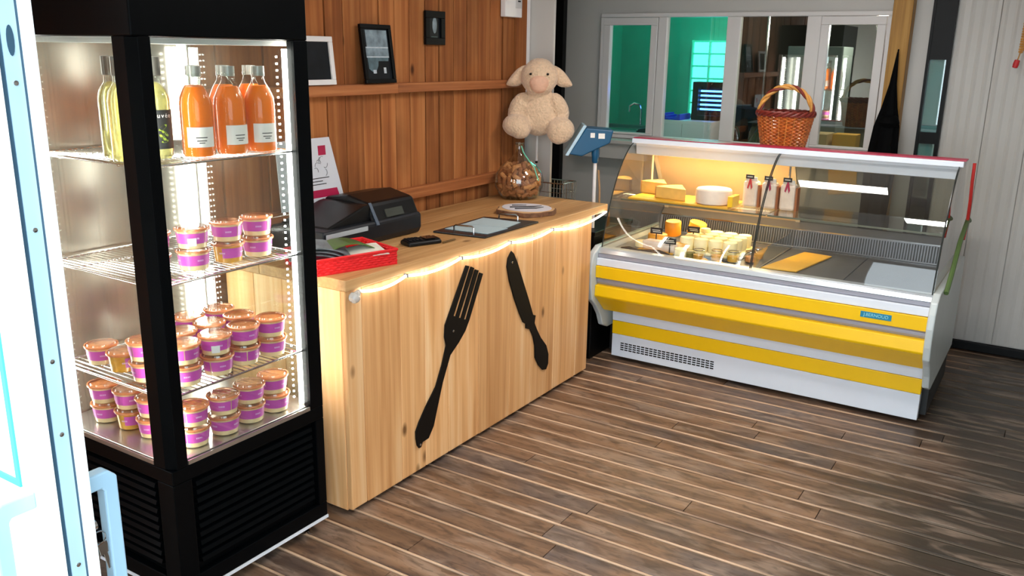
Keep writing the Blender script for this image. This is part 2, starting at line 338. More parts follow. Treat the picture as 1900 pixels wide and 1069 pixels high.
tag(MB().box(-.16, .16, -.1, .1, 0, .62).obj('fruit_box_stand', M_dark), 'dark stand under the cardboard box behind the fourth window', 'stand').location = (-1.27, 5.7, .3)
cb = thing('cardboard_box', 'tan cardboard box standing low behind the fourth window', 'box', (-1.30, 5.62, .921))
MB().box(-.10, .035, -.1, .1, 0, .18).obj('body', mat('cardboard', (206,176,130), .8), cb, bevel=.003)
tag(MB().box(-.07, .07, -.06, .06, 0, .18).obj('orange_carton', mat('orange_carton', (226,160,40), .7), bevel=.004), 'orange carton to the right of the cardboard box behind the fourth window', 'carton').location = (-1.18, 5.66, .921)
dj = thing('black_jug', 'dark glass jug behind the third window, left of the wicker basket', 'jug', (-1.68, 5.55, 0))
MB().box(-.1,.1,-.1,.1,0,.9).obj('plinth', M_dark, dj)
MB().lathe([(.06,0),(.075,.03),(.075,.12),(.03,.2),(.02,.24),(.024,.26)], (0,0,.9), 20).obj('jug_body', mat('black_glass', (14,16,16), .1, var=0), dj, smooth=True)

# ================================================================= DOOR at the left
M_dw = mat('white_door_paint', (238,244,246), .3, var=.01)
M_db = mat('blue_grey_aluminium', (176,208,226), .3, metal=.2, var=.05)
M_hd = mat('blue_grey_handle', (150,184,206), .35, var=.04)
M_dg = mat('dark_gasket', (40,70,90), .5)
M_teal2 = mat('teal_panel_edge', (60,190,170), .5)
d = MB().box(-2.3, -1.205, .62, .672, .03, 2.14)
door = struct(d, 'door_1', M_dw, bevel=.002)
MB().box(-1.206, -1.199, .62, .626, .03, 2.14).box(-1.206, -1.196, .66, .676, .03, 2.14).obj('edge_lip', M_dw, door)
MB().box(-1.206, -1.2015, .634, .656, .03, 2.14).obj('edge_profile', M_db, door)
MB().box(-1.206, -1.203, .6265, .634, .03, 2.14).box(-1.206, -1.2025, .6565, .66, .03, 2.14).obj('gasket', M_dg, door)
for z in (.77, .99, 1.105, 1.5, 1.3): 
    o = MB().lathe([(.0035,0),(.0035,.0015),(.001,.002)], n=10).obj('screw', M_chrome, door); o.location = (-1.2015, .645, z); o.rotation_euler = (0, PI/2, 0)
o = MB().prism([(math.cos(a)*.005, math.sin(a)*.02) for a in [i*PI/8 for i in range(16)]], 'x', 0, .0012).obj('latch_slot', M_dg, door); o.location = (-1.2015, .645, 1.555)
MB().box(-1.295, -1.285, .6165, .621, .9, 2.0).box(-2.2, -1.285, .6165, .621, .89, .9).obj('panel_moulding', M_teal2, door)
def dhandle(x, y, sg, nm):
    """square section D handle standing off the leaf"""
    p = MB().prism([(0,.0),(sg*.052,.0),(sg*.066,-.014),(sg*.066,-.226),(sg*.052,-.24),(0,-.24),(0,-.212),(sg*.038,-.212),(sg*.042,-.206),(sg*.042,-.034),(sg*.038,-.028),(0,-.028)], 'x', -.012, .012)
    o = p.obj(nm, M_hd, door, bevel=.003); o.location = (x, y, .892); return o
dhandle(-1.235, .672, 1, 'door_handle'); dhandle(-1.262, .62, -1, 'door_handle')
o = MB().lathe([(.016,0),(.016,.006),(.012,.014),(.009,.014),(.009,.022)], n=20).obj('lock_rosette', M_chrome, door, smooth=True); o.location = (-1.232, .674, .805); o.rotation_euler = (-PI/2, 0, 0)
ks = thing('key_ring', 'keys hanging in the lock below the silver door handle', 'keys', (-1.232, .70, .79))
MB().tube([(0, .012*math.cos(a), -.012+.012*math.sin(a)) for a in [i*PI/8 for i in range(16)]], .0012, 6, closed=True).obj('ring', M_chrome, ks, smooth=True)
for r in (-.25, .2):
    o = MB().box(-.001, .001, -.008, .008, -.02, 0).box(-.001, .001, -.003, .003, -.05, -.02).box(-.001, .001, .003, .006, -.045, -.038).obj('key', M_chrome, ks); o.location = (r*.01, .003, -.022); o.rotation_euler = (r, 0, 0)

# ================================================================= FRIDGE
FX0, FX1, FY0, FY1 = -2.475, -1.905, 1.305, 1.872
M_fb = mat('black_fridge_enamel', (3,5,7), .32, var=.1, spec=.08)
G_fr = glass('fridge_glass', (.92,.95,.94), 1.2, 1.5, base=.01)
M_ss = mat('stainless', (190,188,182), .28, .9, var=.04, scale=20)
fr = thing('display_fridge', 'tall black display fridge with glass sides full of drinks and pots', 'fridge', ((FX0+FX1)/2, (FY0+FY1)/2, 0))
def F(mb, nm, m, parent=None, **k):
    o = mb.obj(nm, m, None, **k); o.parent = parent or fr; o.location = Vector(o.location)-fr.location if parent is None else o.location
    return o
ZB, ZT = .447, 1.5695
b = MB().box(FX0, FX1, FY0, FY1, .05, .10).box(FX0+.02, FX1-.02, FY0+.02, FY1-.02, .10, .405).box(FX0, FX1, FY0, FY1, .40, .442)
for (a0, a1) in ((FX0, FX0+.07), (FX1-.07, FX1)):
    for (c0, c1) in ((FY0, FY0+.06), (FY1-.035, FY1)): b.box(a0, a1, c0, c1, .10, .40)
F(b, 'base_cabinet', M_fb, bevel=.003)
b = MB().box(FX0, FX1, FY0, FY1, ZT+.004, 1.84); F(b, 'top_canopy', M_fb, bevel=.004)
# corner posts
posts = [(FX1-.078, FX1, FY0, FY0+.052), (FX1-.03, FX1, FY1-.053, FY1), (FX0, FX0+.03, FY0, FY0+.03), (FX0, FX0+.03, FY1-.026, FY1)]
for (a, b2, c, d2) in posts:
    if a < FX1-.05: # front corner, chamfered
        if b2 == FX1 and c == FY0:
            pp = MB().prism([(a, c), (b2-.028, c), (b2, c+.018), (b2, d2), (b2-.022, d2), (b2-.022, c+.022), (a, c+.022)], 'z', .442, ZT+.004)
            F(pp, 'corner_post', M_fb, bevel=.002); continue
    F(MB().box(a, b2, c, d2, .442, ZT+.004), 'corner_post', M_fb if b2 == FX1 else mat('white_led_housing', (225,225,220), .5), bevel=.002)
# panes
F(MB().box(FX1-.012, FX1-.006, FY0+.052, FY1-.053, ZB, ZT), 'glass_pane', G_fr)
F(MB().box(FX0+.03, FX1-.078, FY0+.006, FY0+.012, ZB, ZT), 'glass_pane', G_fr)
F(MB().box(FX0+.03, FX1-.03, FY1-.012, FY1-.006, ZB, ZT), 'glass_pane', G_fr)
F(MB().box(FX0+.006, FX0+.012, FY0+.03, FY1-.026, ZB, ZT), 'glass_pane', mat('steel_back_panel', (128,124,114), .22, .6, var=.12, scale=5))
F(MB().box(FX0+.05, FX1-.05, FY0+.03, FY1-.03, ZT-.012, ZT+.003), 'ceiling_panel', mat('white_plastic', (235,235,230), .4))
# inner top frame, bottom tray
ft = MB().box(FX0+.02, FX1-.02, FY0+.014, FY1-.014, .4425, .452)
F(ft, 'floor_tray', M_ss, bevel=.002)
F(MB().box(FX0+.03, FX1-.08, FY0+.001, FY0+.006, .443, .455).box(FX1-.006, FX1-.001, FY0+.055, FY1-.055, .443, .455), 'glass_sill', M_ss)
tr = MB()
for i in range(26): tr.box(FX0+.05, FX0+.10+.02, FY0+.04+i*.019, FY0+.046+i*.019, .4521, .4545)
# LED strips at the corners
E_fled = mat('fridge_led', (255,252,240), .5, var=0, emit=(1,.97,.90), es=26)
E_dot = mat('fridge_led_dot', (255,255,255), .5, var=0, emit=(1,.98,.92), es=30)
M_hous = mat('led_diffuser', (245,242,232), .5, var=0)
for (x, y, sx, sy) in ((FX0+.045, FY0+.04, 1, 1), (FX0+.045, FY1-.04, 1, -1), (FX1-.045, FY1-.058, -1, -1), (FX1-.075, FY0+.045, -1, 1)):
    o = MB().prism([(-.013,-.013),(.013,-.013),(-.013,.013)] if (sx > 0 and sy > 0) else [(-.013*sx,-.013*sy),(.013*sx,-.013*sy),(-.013*sx,.013*sy)], 'z', .46, ZT-.02)
    o = F(o, 'light_strip', E_fled); o.location += Vector((x, y, 0))
    dd = MB()
    for i in range(56):
        z = .48+i*.019; dd.box(-.001, .003, -.001, .003, z, z+.005)
    o2 = F(dd, 'led_row', E_dot); o2['kind'] = 'stuff'; o2.location += Vector((x+sx*.012, y+sy*.012, 0))
# wire shelves
def shelf(z):
    x0, x1, y0, y1 = FX0+.035, FX1-.03, FY0+.03, FY1-.03
    s = MB().tube([(x0,y0,z-.004),(x1-.04,y0,z-.004),(x1,y0+.03,z-.004),(x1,y1,z-.004),(x0,y1,z-.004)], .0035, 8, closed=True)
    for xx in (x0+.12, x1-.12): s.tube([(xx, y0, z-.008), (xx, y1, z-.008)], .003, 6)
    sh = F(s, 'wire_shelf', M_chrome)
    wr = MB(); n = 27
    for i in range(1, n): yy = y0+(y1-y0)*i/n; wr.tube([(x0, yy, z-.0028), (x1 if yy > y0+.03 else x1-.035, yy, z-.0028)], .0018, 6)
    o = F(wr, 'shelf_wire', M_chrome, parent=sh); o['kind'] = 'stuff'
for z in (.64, .95, 1.262): shelf(z)
# louvres
for i in range(10):
    z = .125+i*.0265
    me = MB().prism([(FY0+.022, z), (FY0+.002, z+.006), (FY0+.006, z+.018), (FY0+.022, z+.022)], 'x', FX0+.08, FX1-.09); F(me, 'louvre_slat', M_fb)
    me = MB().prism([(FX1-.022, z), (FX1-.002, z+.006), (FX1-.006, z+.018), (FX1-.022, z+.022)], 'y', FY0+.075, FY1-.05); F(me, 'louvre_slat', M_fb)
F(MB().box(FX0, FX1+.002, FY0-.002, FY0+.004, .042, .052).box(FX1-.004, FX1+.003, FY0, FY1, .042, .052), 'bottom_trim', mat('white_trim', (225,228,235), .3))
for (x, y) in ((FX0+.05, FY0+.06), (FX1-.05, FY0+.06), (FX0+.05, FY1-.06), (FX1-.05, FY1-.06)):
    F(MB().lathe([(.018,0),(.02,.008),(.008,.012),(.008,.05)], (x, y, 0), 14), 'foot', M_chrome)

# ---- pots
M_cream = mat('cream_contents', (228,200,150), .25, coat=.4, var=.12, scale=40)
M_purp = mat('purple_label', (192,72,168), .4, var=.06, scale=30); M_plab = mat('label_print', (226,190,226), .4, var=0)
M_orng = mat('orange_glaze', (218,148,92), .25, coat=.3, var=.35, scale=60)
M_gold = mat('honey_contents', (206,150,52), .25, coat=.3, var=.2, scale=50)
G_lid = glass('clear_lid', (.97,.90,.84), 1.4, 1.45, base=.12)
M_rim = mat('lid_rim_plastic', (214,134,88), .2, trans=.3, var=0)
def make_pot(kind):
    t = bpy.data.objects.new('dessert_pot', None); C.objects.link(t); t.empty_display_size = .02
    body = M_gold if kind == 'gold' else M_cream
    MB().lathe([(.034,0),(.0375,.002),(.0385,.012),(.0425,.05),(.0425,.0505),(0.0,.051)], n=28, mis=[0,0,0,1,1]).obj('pot_body', [body, M_orng], t, smooth=True)
    a0, a1 = (0, 2*PI*.99) if kind != 'gold' else (-.7, .9)
    n = 26; vs = []; fs = []
    for i in range(n+1):
        a = a0+(a1-a0)*i/n
        for r, z in ((.0393,.0155),(.0425,.0445)): vs.append(((r+.0006)*math.cos(a), (r+.0006)*math.sin(a), z))
    for i in range(n): fs.append((2*i, 2*i+2, 2*i+3, 2*i+1))
    MB().add(vs, fs).obj('label', M_purp, t, smooth=True)
    if kind == 'white':
        vs = []; fs = []
        for i in range(7):
            a = -1.25+.55*i/6
            for r, z in ((.0397,.010),(.0423,.032)): vs.append(((r+.0012)*math.cos(a), (r+.0012)*math.sin(a), z))
        for i in range(6): fs.append((2*i, 2*i+2, 2*i+3, 2*i+1))
        MB().add(vs, fs).obj('price_sticker', M_white, t)
    # small light writing band on the label, three dashes of lettering
    pr = MB()
    for ac in (-.9, .6, 2.2, 3.8):
        for j in range(5):
            a = ac+j*.085; r = .0418
            pr.add([((r+.0005)*math.cos(a+da), (r+.0005)*math.sin(a+da), z) for da, z in ((0,.028),(.05,.028),(.05,.0325),(0,.0325))], [(0,1,2,3)])
    pr.obj('label_print', M_plab, t, kind='stuff')
    MB().lathe([(.0425,.050),(.0475,.0505),(.0485,.0535),(.0475,.0565),(.044,.0575),(.0425,.0565)], n=28, cap=False).obj('lid_rim', M_rim, t, smooth=True)
    MB().lathe([(.044,.0575),(.041,.0560),(.039,.0615),(.03,.0618),(.0,.0615)], n=28, cap=False).obj('lid', G_lid, t, smooth=True)
    return t
kinds = {k: make_pot(k) for k in ('std', 'gold', 'white')}; used = set()
def pot(x, y, z, label, kind='std', rz=None):
    o = kinds[kind] if kind not in used else copy_tree(kinds[kind]); used.add(kind)
    o.location = (x, y, z); o.rotation_euler = (0, 0, random.uniform(0, 6.28) if rz is None else rz)
    tag(o, label, 'dessert pot', 'purple labelled dessert pots in the fridge')
PH = .0622
def stack(x, y, z, where, shelfname, top='std', low='std', n=2):
    if n == 1: pot(x, y, z, f'single pot {where}, {shelfname}', top, .2); return
    pot(x, y, z, f'lower pot, stack {where}, {shelfname}', low, -.4 if low != 'std' else None)
    pot(x+random.uniform(-.003,.003), y+random.uniform(-.003,.003), z+PH, f'upper pot, stack {where}, {shelfname}', top, .3 if top != 'std' else None)
sn = 'third fridge shelf down from the bottles'
S1, S2, S3 = 'second shelf in fridge', 'third shelf in fridge', 'bottom of fridge'
stack(-2.015, 1.74, .951, 'at the far right end', S1); stack(-2.02, 1.635, .951, 'second from the right', S1, low='gold')
stack(-2.02, 1.515, .951, 'third from the right', S1, top='white'); stack(-2.045, 1.405, .951, 'behind the black corner post', S1)
stack(-2.335, 1.405, .641, 'farthest to the left', S2, n=1); stack(-2.228, 1.405, .641, 'second from the left', S2, top='gold', n=1)
stack(-2.105, 1.395, .641, 'just left of the black corner post', S2); stack(-1.99, 1.437, .641, 'just right of the black corner post', S2)
stack(-1.985, 1.542, .641, 'in front, third from the right', S2, top='white'); stack(-1.99, 1.645, .641, 'in front, second from the right', S2)
stack(-1.985, 1.745, .641, 'in front at the far right', S2)
stack(-2.09, 1.50, .641, 'in the second row, nearest the corner post', S2); stack(-2.088, 1.602, .641, 'in the second row, middle', S2); stack(-2.082, 1.705, .641, 'in the second row, right end', S2)
stack(-2.20, 1.51, .641, 'in the third row, left', S2); stack(-2.195, 1.615, .641, 'in the third row, middle', S2); stack(-2.19, 1.72, .641, 'in the third row, right end', S2)
stack(-2.345, 1.41, .4535, 'farthest to the left', S3); stack(-2.242, 1.42, .4535, 'second from the left', S3, low='gold')
stack(-2.138, 1.42, .4535, 'just left of the black corner post', S3); stack(-1.99, 1.447, .4535, 'just right of the black corner post', S3)
stack(-1.985, 1.55, .4535, 'third from the right', S3); stack(-1.99, 1.65, .4535, 'second from the right', S3); stack(-1.99, 1.75, .4535, 'at the far right', S3)

# ---- bottles
G_bot = glass('bottle_glass', (.95,.97,.95), 1.0, 1.5, base=.0)
M_juice = mat('apricot_juice', (255,122,0), .4, var=.05, scale=20, spec=.15, emit=None); M_lab = mat('white_bottle_label', (238,232,226), .5, var=.02)
M_oil = mat('pale_yellow_liqueur', (236,226,150), .1, var=.05, trans=.7)
M_blabel = mat('black_bottle_label', (24,24,26), .5, var=.05)
M_ink = mat('print_ink', (40,36,38), .6, var=0)
def wrap(r, z0, z1, a0, a1, m, nm, par, n=14):
    vs = []; fs = []
    for i in range(n+1):
        a = a0+(a1-a0)*i/n
        for z in (z0, z1): vs.append((r*math.cos(a), r*math.sin(a), z))
    for i in range(n): fs.append((2*i, 2*i+2, 2*i+3, 2*i+1))
    return MB().add(vs, fs).obj(nm, m, par, smooth=True)
def wraptext(s, r, z, ac, size, m, par, dx=.62):
    """letters placed one by one round the bottle"""
    n = len(s)
    for i, ch in enumerate(s):
        if ch == ' ': continue
        a = ac+(i-(n-1)/2)*size*dx/r
        mt = Matrix.Translation((r*math.cos(a), r*math.sin(a), z)) @ Matrix.Rotation(a+PI/2, 4, 'Z') @ Matrix.Rotation(PI/2, 4, 'X')
        text(ch, size, m, 'letter', par, mt, .0002)
def make_juice():
    t = bpy.data.objects.new('juice_bottle', None); C.objects.link(t)
    MB().lathe([(.030,.0),(.037,.003),(.040,.012),(.040,.145),(.038,.165),(.028,.192),(.019,.208),(.0155,.222),(.018,.226),(.018,.236),(.0155,.238),(.0155,.252)], n=28, cap=False).obj('bottle_glass', G_bot, t, smooth=True)
    MB().lathe([(.03,.004),(.0365,.006),(.0385,.014),(.0385,.145),(.0365,.163),(.027,.188),(.022,.198),(0,.199)], n=28).obj('juice', M_juice, t, smooth=True)
    MB().lathe([(.0162,.226),(.0175,.2265),(.0175,.2545),(.0,.255)], n=20).obj('cap', mat('pearl_cap', (150,150,144), .3, .3), t, smooth=True)
    lb = wrap(.0408, .032, .088, -1.25, .55, M_lab, 'label', t)
    for k_, (z, w_) in enumerate(((.066,.5),(.058,.7),(.049,.6),(.043,.35))):
        wrap(.0411, z, z+.0025, -.35-w_/2, -.35+w_/2, M_ink, 'print', lb, 6) if k_ else None
    return t
jb = make_juice()
spots = [(-1.985, 1.535, 'leftmost in front'), (-1.975, 1.638, 'middle of the front row'), (-1.965, 1.735, 'rightmost in front'), (-2.075, 1.60, 'second row, left'), (-2.07, 1.70, 'second row, middle'), (-2.065, 1.79, 'second row, right')]
for i, (x, y, w_) in enumerate(spots):
    o = jb if i == 0 else copy_tree(jb); o.scale = (1.06, 1.06, .94); o.location = (x, y, 1.263); o.rotation_euler = (0,0,(-.1,.25,.05,-.2,.3,.2)[i])
    tag(o, f'orange juice bottle with white label on the top shelf, {w_}', 'bottle', 'orange juice bottles on the top fridge shelf')
def make_oil(dark):
    t = bpy.data.objects.new('liqueur_bottle', None); C.objects.link(t)
    MB().lathe([(.026,.0),(.031,.003),(.033,.01),(.033,.155),(.028,.178),(.014,.198),(.0125,.235),(.015,.237),(.015,.247)], n=24, cap=False).obj('bottle_glass', G_bot, t, smooth=True)
    MB().lathe([(.026,.004),(.031,.01),(.031,.155),(.026,.176),(.012,.196),(0,.2)], n=24).obj('liqueur', M_oil, t, smooth=True)
    MB().lathe([(.0155,.215),(.0165,.216),(.0165,.262),(0,.2635)], n=18).obj('cap', mat('grey_foil_cap', (96,92,86), .35, .5), t, smooth=True)
    if dark:
        lb = wrap(.0338, .03, .13, -1.5, .9, M_blabel, 'label', t)
        wraptext('Cuvée', .0341, .115, -.35, .016, M_lab, lb)
        leaf = MB()
        for (u, v, rr, an) in ((-.05,.085,.014,.6),(.1,.07,.012,-.7),(-.1,.06,.012,2.4),(.05,.05,.01,.2)):
            pts = []
            for q in range(8):
                w2_ = q*PI/4; ex, ey = rr*math.cos(w2_), rr*.35*math.sin(w2_); X = ex*math.cos(an)-ey*math.sin(an); Y = ex*math.sin(an)+ey*math.cos(an)
                a = -.35+u+X/.034; pts.append((.0341*math.cos(a), .0341*math.sin(a), v+Y))
            leaf.add(pts, [tuple(range(8))])
        leaf.obj('leaf_emblem', mat('olive_green_print', (140,160,40), .5, var=0), lb)
    return t
o1 = make_oil(True); o1.location = (-2.02, 1.44, 1.263); tag(o1, 'clear liqueur bottle with black label right of the black post', 'bottle')
o1.rotation_euler = (0,0,.1)
o2 = make_oil(False); o2.location = (-2.115, 1.375, 1.263); tag(o2, 'clear pale yellow bottle without label left of the black post', 'bottle')
o3 = copy_tree(o2); o3.location = (-2.04, 1.352, 1.263); tag(o3, 'pale yellow bottle mostly hidden behind the black corner post', 'bottle')

# ================================================================= COUNTER
M_cw = wood('pale_larch', ((196,138,84),(226,172,116),(242,204,156)), 'z', rough=.45, rndvar=.26, knots=True, bump=.1, grain=.55, spec=.3)
M_ct = wood('larch_top', ((156,112,66),(184,138,88),(206,164,114)), 'y', rough=.42, rndvar=.12, knots=True, bump=.15, grain=.8)
ct = thing('wooden_counter', 'pale larch plank counter with a light rope under its worktop', 'counter', (-2.18, 2.82, 0))
def K(mb, nm, m, **k):
    o = mb.obj(nm, m, ct, **k); o.location = Vector(o.location)-ct.location; return o
K(MB().box(-2.46, -1.93, 2.0, 3.64, .0, .04).box(-2.46, -1.912, 1.995, 3.655, .04, .80), 'carcass', M_dark)
yb = [1.975, 2.053, 2.244, 2.384, 2.527, 2.73, 2.961, 3.138, 3.336, 3.553, 3.68]
for a, b in zip(yb[:-1], yb[1:]):
    me = MB().box(0, .022, 0, b-a-.0015, 0, .781)
    o = me.obj('front_board', M_cw, ct, bevel=.004); o.location = Vector((-1.911+random.uniform(-.001,.001), a, .020))-ct.location
for a, b in ((-2.46, -2.32), (-2.318, -2.18), (-2.178, -2.04), (-2.038, -1.912)):
    me = MB().box(0, b-a, 0, .02, 0, .787); o = me.obj('end_board', M_cw, ct, bevel=.002); o.location = Vector((a, 1.974, .014))-ct.location
    o = me.obj('end_board', M_cw, ct, bevel=.002); o.location = Vector((a, 3.657, .014))-ct.location
for a, b in ((-2.47, -2.28), (-2.279, -2.09), (-2.089, -1.879)):
    me = MB().box(0, b-a, 0, 3.822-1.968, 0, .037); o = me.obj('top_board', M_ct, ct, bevel=.003); o.location = Vector((a, 1.968, .803))-ct.location
# rope light
E_rope = mat('rope_light', (255,250,240), .5, var=0, emit=(1,.93,.84), es=9.5)
nodes = [(2.029,.795), (2.259,.799), (2.582,.801), (2.922,.802), (3.267,.801), (3.79,.805)]
pts = []
for (a, za), (b, zb) in zip(nodes[:-1], nodes[1:]):
    sg = sag((-1.872, a, za), (-1.872, b, zb), .016 if b < 3.5 else .026, 12); pts += sg if not pts else sg[1:]
rope = K(MB().tube(pts, .0046, 8), 'rope_light', E_rope, smooth=True)
for (a, z) in nodes[1:-1]:
    o = K(MB().box(-1.880, -1.863, a-.003, a+.003, z-.006, z+.006), 'clip', mat('clear_clip', (110,110,110), .4))
K(MB().lathe([(0,0),(.014,.003),(.019,.012),(.019,.022),(.012,.03),(.008,.045),(.0,.046)], (0,0,0), 18), 'rope_end_plug', mat('clear_plug', (225,230,230), .1, trans=.6, var=0), smooth=True).matrix_local = Matrix.Translation(Vector((-1.872, 1.985, .77))-ct.location) @ Matrix.Rotation(math.radians(-55), 4, 'X')
FORK = [(2.631, 0.761), (2.521, 0.592), (2.497, 0.555), (2.493, 0.508), (2.503, 0.472), (2.477, 0.404), (2.437, 0.328), (2.375, 0.267), (2.335, 0.221), (2.314, 0.188), (2.315, 0.158), (2.321, 0.13), (2.332, 0.115), (2.345, 0.115), (2.353, 0.132), (2.39, 0.134), (2.422, 0.173), (2.447, 0.242), (2.48, 0.331), (2.529, 0.427), (2.584, 0.463), (2.627, 0.499), (2.654, 0.537), (2.746, 0.705), (2.723, 0.714), (2.634, 0.544), (2.618, 0.547), (2.716, 0.724), (2.693, 0.733), (2.6, 0.558), (2.584, 0.563), (2.686, 0.74), (2.664, 0.75), (2.566, 0.573), (2.55, 0.579), (2.653, 0.754)]
KNIFE = [(2.953, 0.759), (2.927, 0.734), (2.92, 0.698), (2.941, 0.63), (2.979, 0.551), (3.022, 0.474), (3.055, 0.424), (3.078, 0.411), (3.079, 0.39), (3.113, 0.377), (3.14, 0.338), (3.159, 0.288), (3.164, 0.229), (3.195, 0.185), (3.232, 0.151), (3.265, 0.144), (3.283, 0.167), (3.283, 0.214), (3.261, 0.262), (3.21, 0.313), (3.174, 0.361), (3.152, 0.397), (3.16, 0.43), (3.138, 0.438), (3.099, 0.517), (3.051, 0.607), (3.002, 0.7), (2.973, 0.744)]
M_cut = mat('matt_black_metal', (8,6,5), .55, var=.1, spec=.2)
for pl, nm, lab, cat, hs in ((FORK, 'wall_fork', 'large flat black metal fork mounted on the counter front', 'fork', [(2.337,.128),(2.545,.52)]), (KNIFE, 'wall_knife', 'large flat black metal knife mounted on the counter front', 'knife', [(2.955,.71)])):
    o = tag(MB().prism(pl, 'x', -1.8875, -1.8815).obj(nm, M_cut, bevel=.0015), lab, cat)
    for (a, z) in hs:
        MB().lathe([(.005,0),(.005,.002),(.002,.003)], n=12).obj('screw', M_chrome, o).matrix_local = Matrix.Translation((-1.8815, a, z)) @ Matrix.Rotation(PI/2, 4, 'Y')

# ================================================================= things on the counter
TZ = .8405
# register
M_reg = mat('black_plastic', (8,9,11), .35, var=.08, spec=.3); M_reg2 = mat('charcoal_plastic', (20,23,29), .4, var=.05, spec=.3); M_stripe = mat('pale_grey_stripe', (165,172,176), .4, var=.02)
rg = thing('cash_register', 'black angular cash register with slanted display behind the red tray', 'cash register', (-2.3, 2.45, TZ)); rg.scale = (1, 1.03, 1.18)
MB().prism([(-.14,0),(.118,0),(.13,.02),(.13,.066),(.12,.072),(-.14,.072)], 'y', -.27, .265, ).obj('base', M_reg2, rg, bevel=.008)
MB().prism([(-.14,.055),(.128,.055),(.09,.125),(-.02,.145),(-.14,.13)], 'y', .0, .262).obj('display_housing', M_reg, rg, bevel=.012)
MB().prism([(-.22,.05),(0,.05),(.0,.125),(-.03,.122),(-.22,.075)], 'x', -.14, .10).obj('printer_cover', M_reg, rg, bevel=.006)
MB().prism([(.129,.058),(.128,.062),(.095,.121),(.090,.126),(.092,.128),(.135,.06)], 'y', .0, .014).obj('display_edge', mat('slate_edge', (74,84,98), .35), rg)
n_ = Vector((.07, 0, .038)).normalized()
sc_m = Matrix.Translation((.1125, .12, .0875)) @ Matrix.Rotation(math.atan2(.07, .038)-0*PI, 4, 'Y')
MB().box(-.014, .014, -.05, .05, -.001, .003, mtx=sc_m).obj('display', mat('dim_screen', (64,66,60), .15, var=.1), rg)
MB().box(.1305, .134, -.26, -.05, .050, .064).obj('stripe', M_stripe, rg)
# red woven tray + leaflets
M_red = mat('red_woven_plastic', (206,26,30), .35, var=.1, scale=30, bump=.3)
tr_ = thing('red_tray', 'red woven plastic tray holding leaflets at the counter end', 'tray', (-2.05, 2.13, TZ), math.radians(-17))
hw, hl, hh = .115, .152, .052
MB().box(-hw, hw, -hl, hl, 0, .005).obj('tray_floor', M_red, tr_)
for nm, (x0, x1, y0, y1) in (('a', (-hw, -hw+.006, -hl, hl)), ('b', (hw-.006, hw, -hl, hl)), ('c', (-hw, hw, -hl, -hl+.006)), ('d', (-hw, hw, hl-.006, hl))):
    wv = MB()
    for j in range(6):
        z = .006+j*.008; n = 22; pts_ = []
        for i in range(n+1):
            t = i/n; w_ = .0015*(1 if (i+j) % 2 else -1)
            pts_.append((x0+(x1-x0)*t if nm in 'cd' else (x0+x1)/2+w_, y0+(y1-y0)*t if nm in 'ab' else (y0+y1)/2+w_, z))
        wv.tube(pts_, .0038, 6)
    wv.box(x0+.001, x1-.001, y0+.001, y1-.001, .004, hh-.006)
    wv.obj('woven_side', M_red, tr_, kind='stuff')
MB().tube([(-hw,-hl,hh),(hw,-hl,hh),(hw,hl,hh),(-hw,hl,hh)], .005, 8, closed=True).obj('rim', M_red, tr_)
def sheet(L_, w_, t_, bend, nm, m, lab, cat, loc, rot):
    mb = MB(); n = 8
    for i in range(n):
        u0, u1 = i/n, (i+1)/n; z0, z1 = bend*(u0*(1-u0))*4, bend*(u1*(1-u1))*4
        mb.add([(-L_/2+L_*u0,-w_/2,z0),(-L_/2+L_*u1,-w_/2,z1),(-L_/2+L_*u1,w_/2,z1),(-L_/2+L_*u0,w_/2,z0),(-L_/2+L_*u0,-w_/2,z0+t_),(-L_/2+L_*u1,-w_/2,z1+t_),(-L_/2+L_*u1,w_/2,z1+t_),(-L_/2+L_*u0,w_/2,z0+t_)], [(0,1,2,3),(4,5,6,7),(0,1,5,4),(3,2,6,7)]+([(0,3,7,4)] if i == 0 else [])+([(1,2,6,5)] if i == n-1 else []))
    o = tag(mb.obj(nm, m), lab, cat); o.location = loc; o.rotation_euler = rot; return o
M_pap = mat('printed_paper', (205,200,188), .6, var=.12, scale=30); M_mag = mat('magazine_cover', (100,108,112), .3, var=.5, scale=28); M_mag2 = mat('magenta_leaflet', (130,26,70), .4, var=.2); M_grn = mat('green_leaflet', (70,92,40), .4, var=.3)
sheet(.14, .19, .002, 0, 'leaflet', M_mag2, 'dark magenta leaflet lying lowest in the red tray', 'leaflet', (-2.08, 2.08, TZ+.012), (0, 0, .2))
sheet(.15, .12, .0025, .006, 'leaflet', M_pap, 'cream printed leaflet at the front of the red tray', 'leaflet', (-1.985, 2.165, TZ+.040), (.12, -.12, 1.1))
sheet(.16, .11, .004, .02, 'brochure', M_grn, 'brochure with dark green cover lying over the cream leaflet', 'brochure', (-2.045, 2.16, TZ+.054), (0, .1, 1.2))
for i, (dx, rr) in enumerate(((0,0),(.018,.12),(.034,.2))):
    sheet(.17, .12, .004, .018, 'magazine', M_mag, ('bottom', 'middle', 'top')[i]+' one of the three curled grey magazines in the red tray', 'magazine', (-2.105+dx*.6, 2.055+dx*.8, TZ+.032+i*.010), (.05, .03+rr*.6, .9))
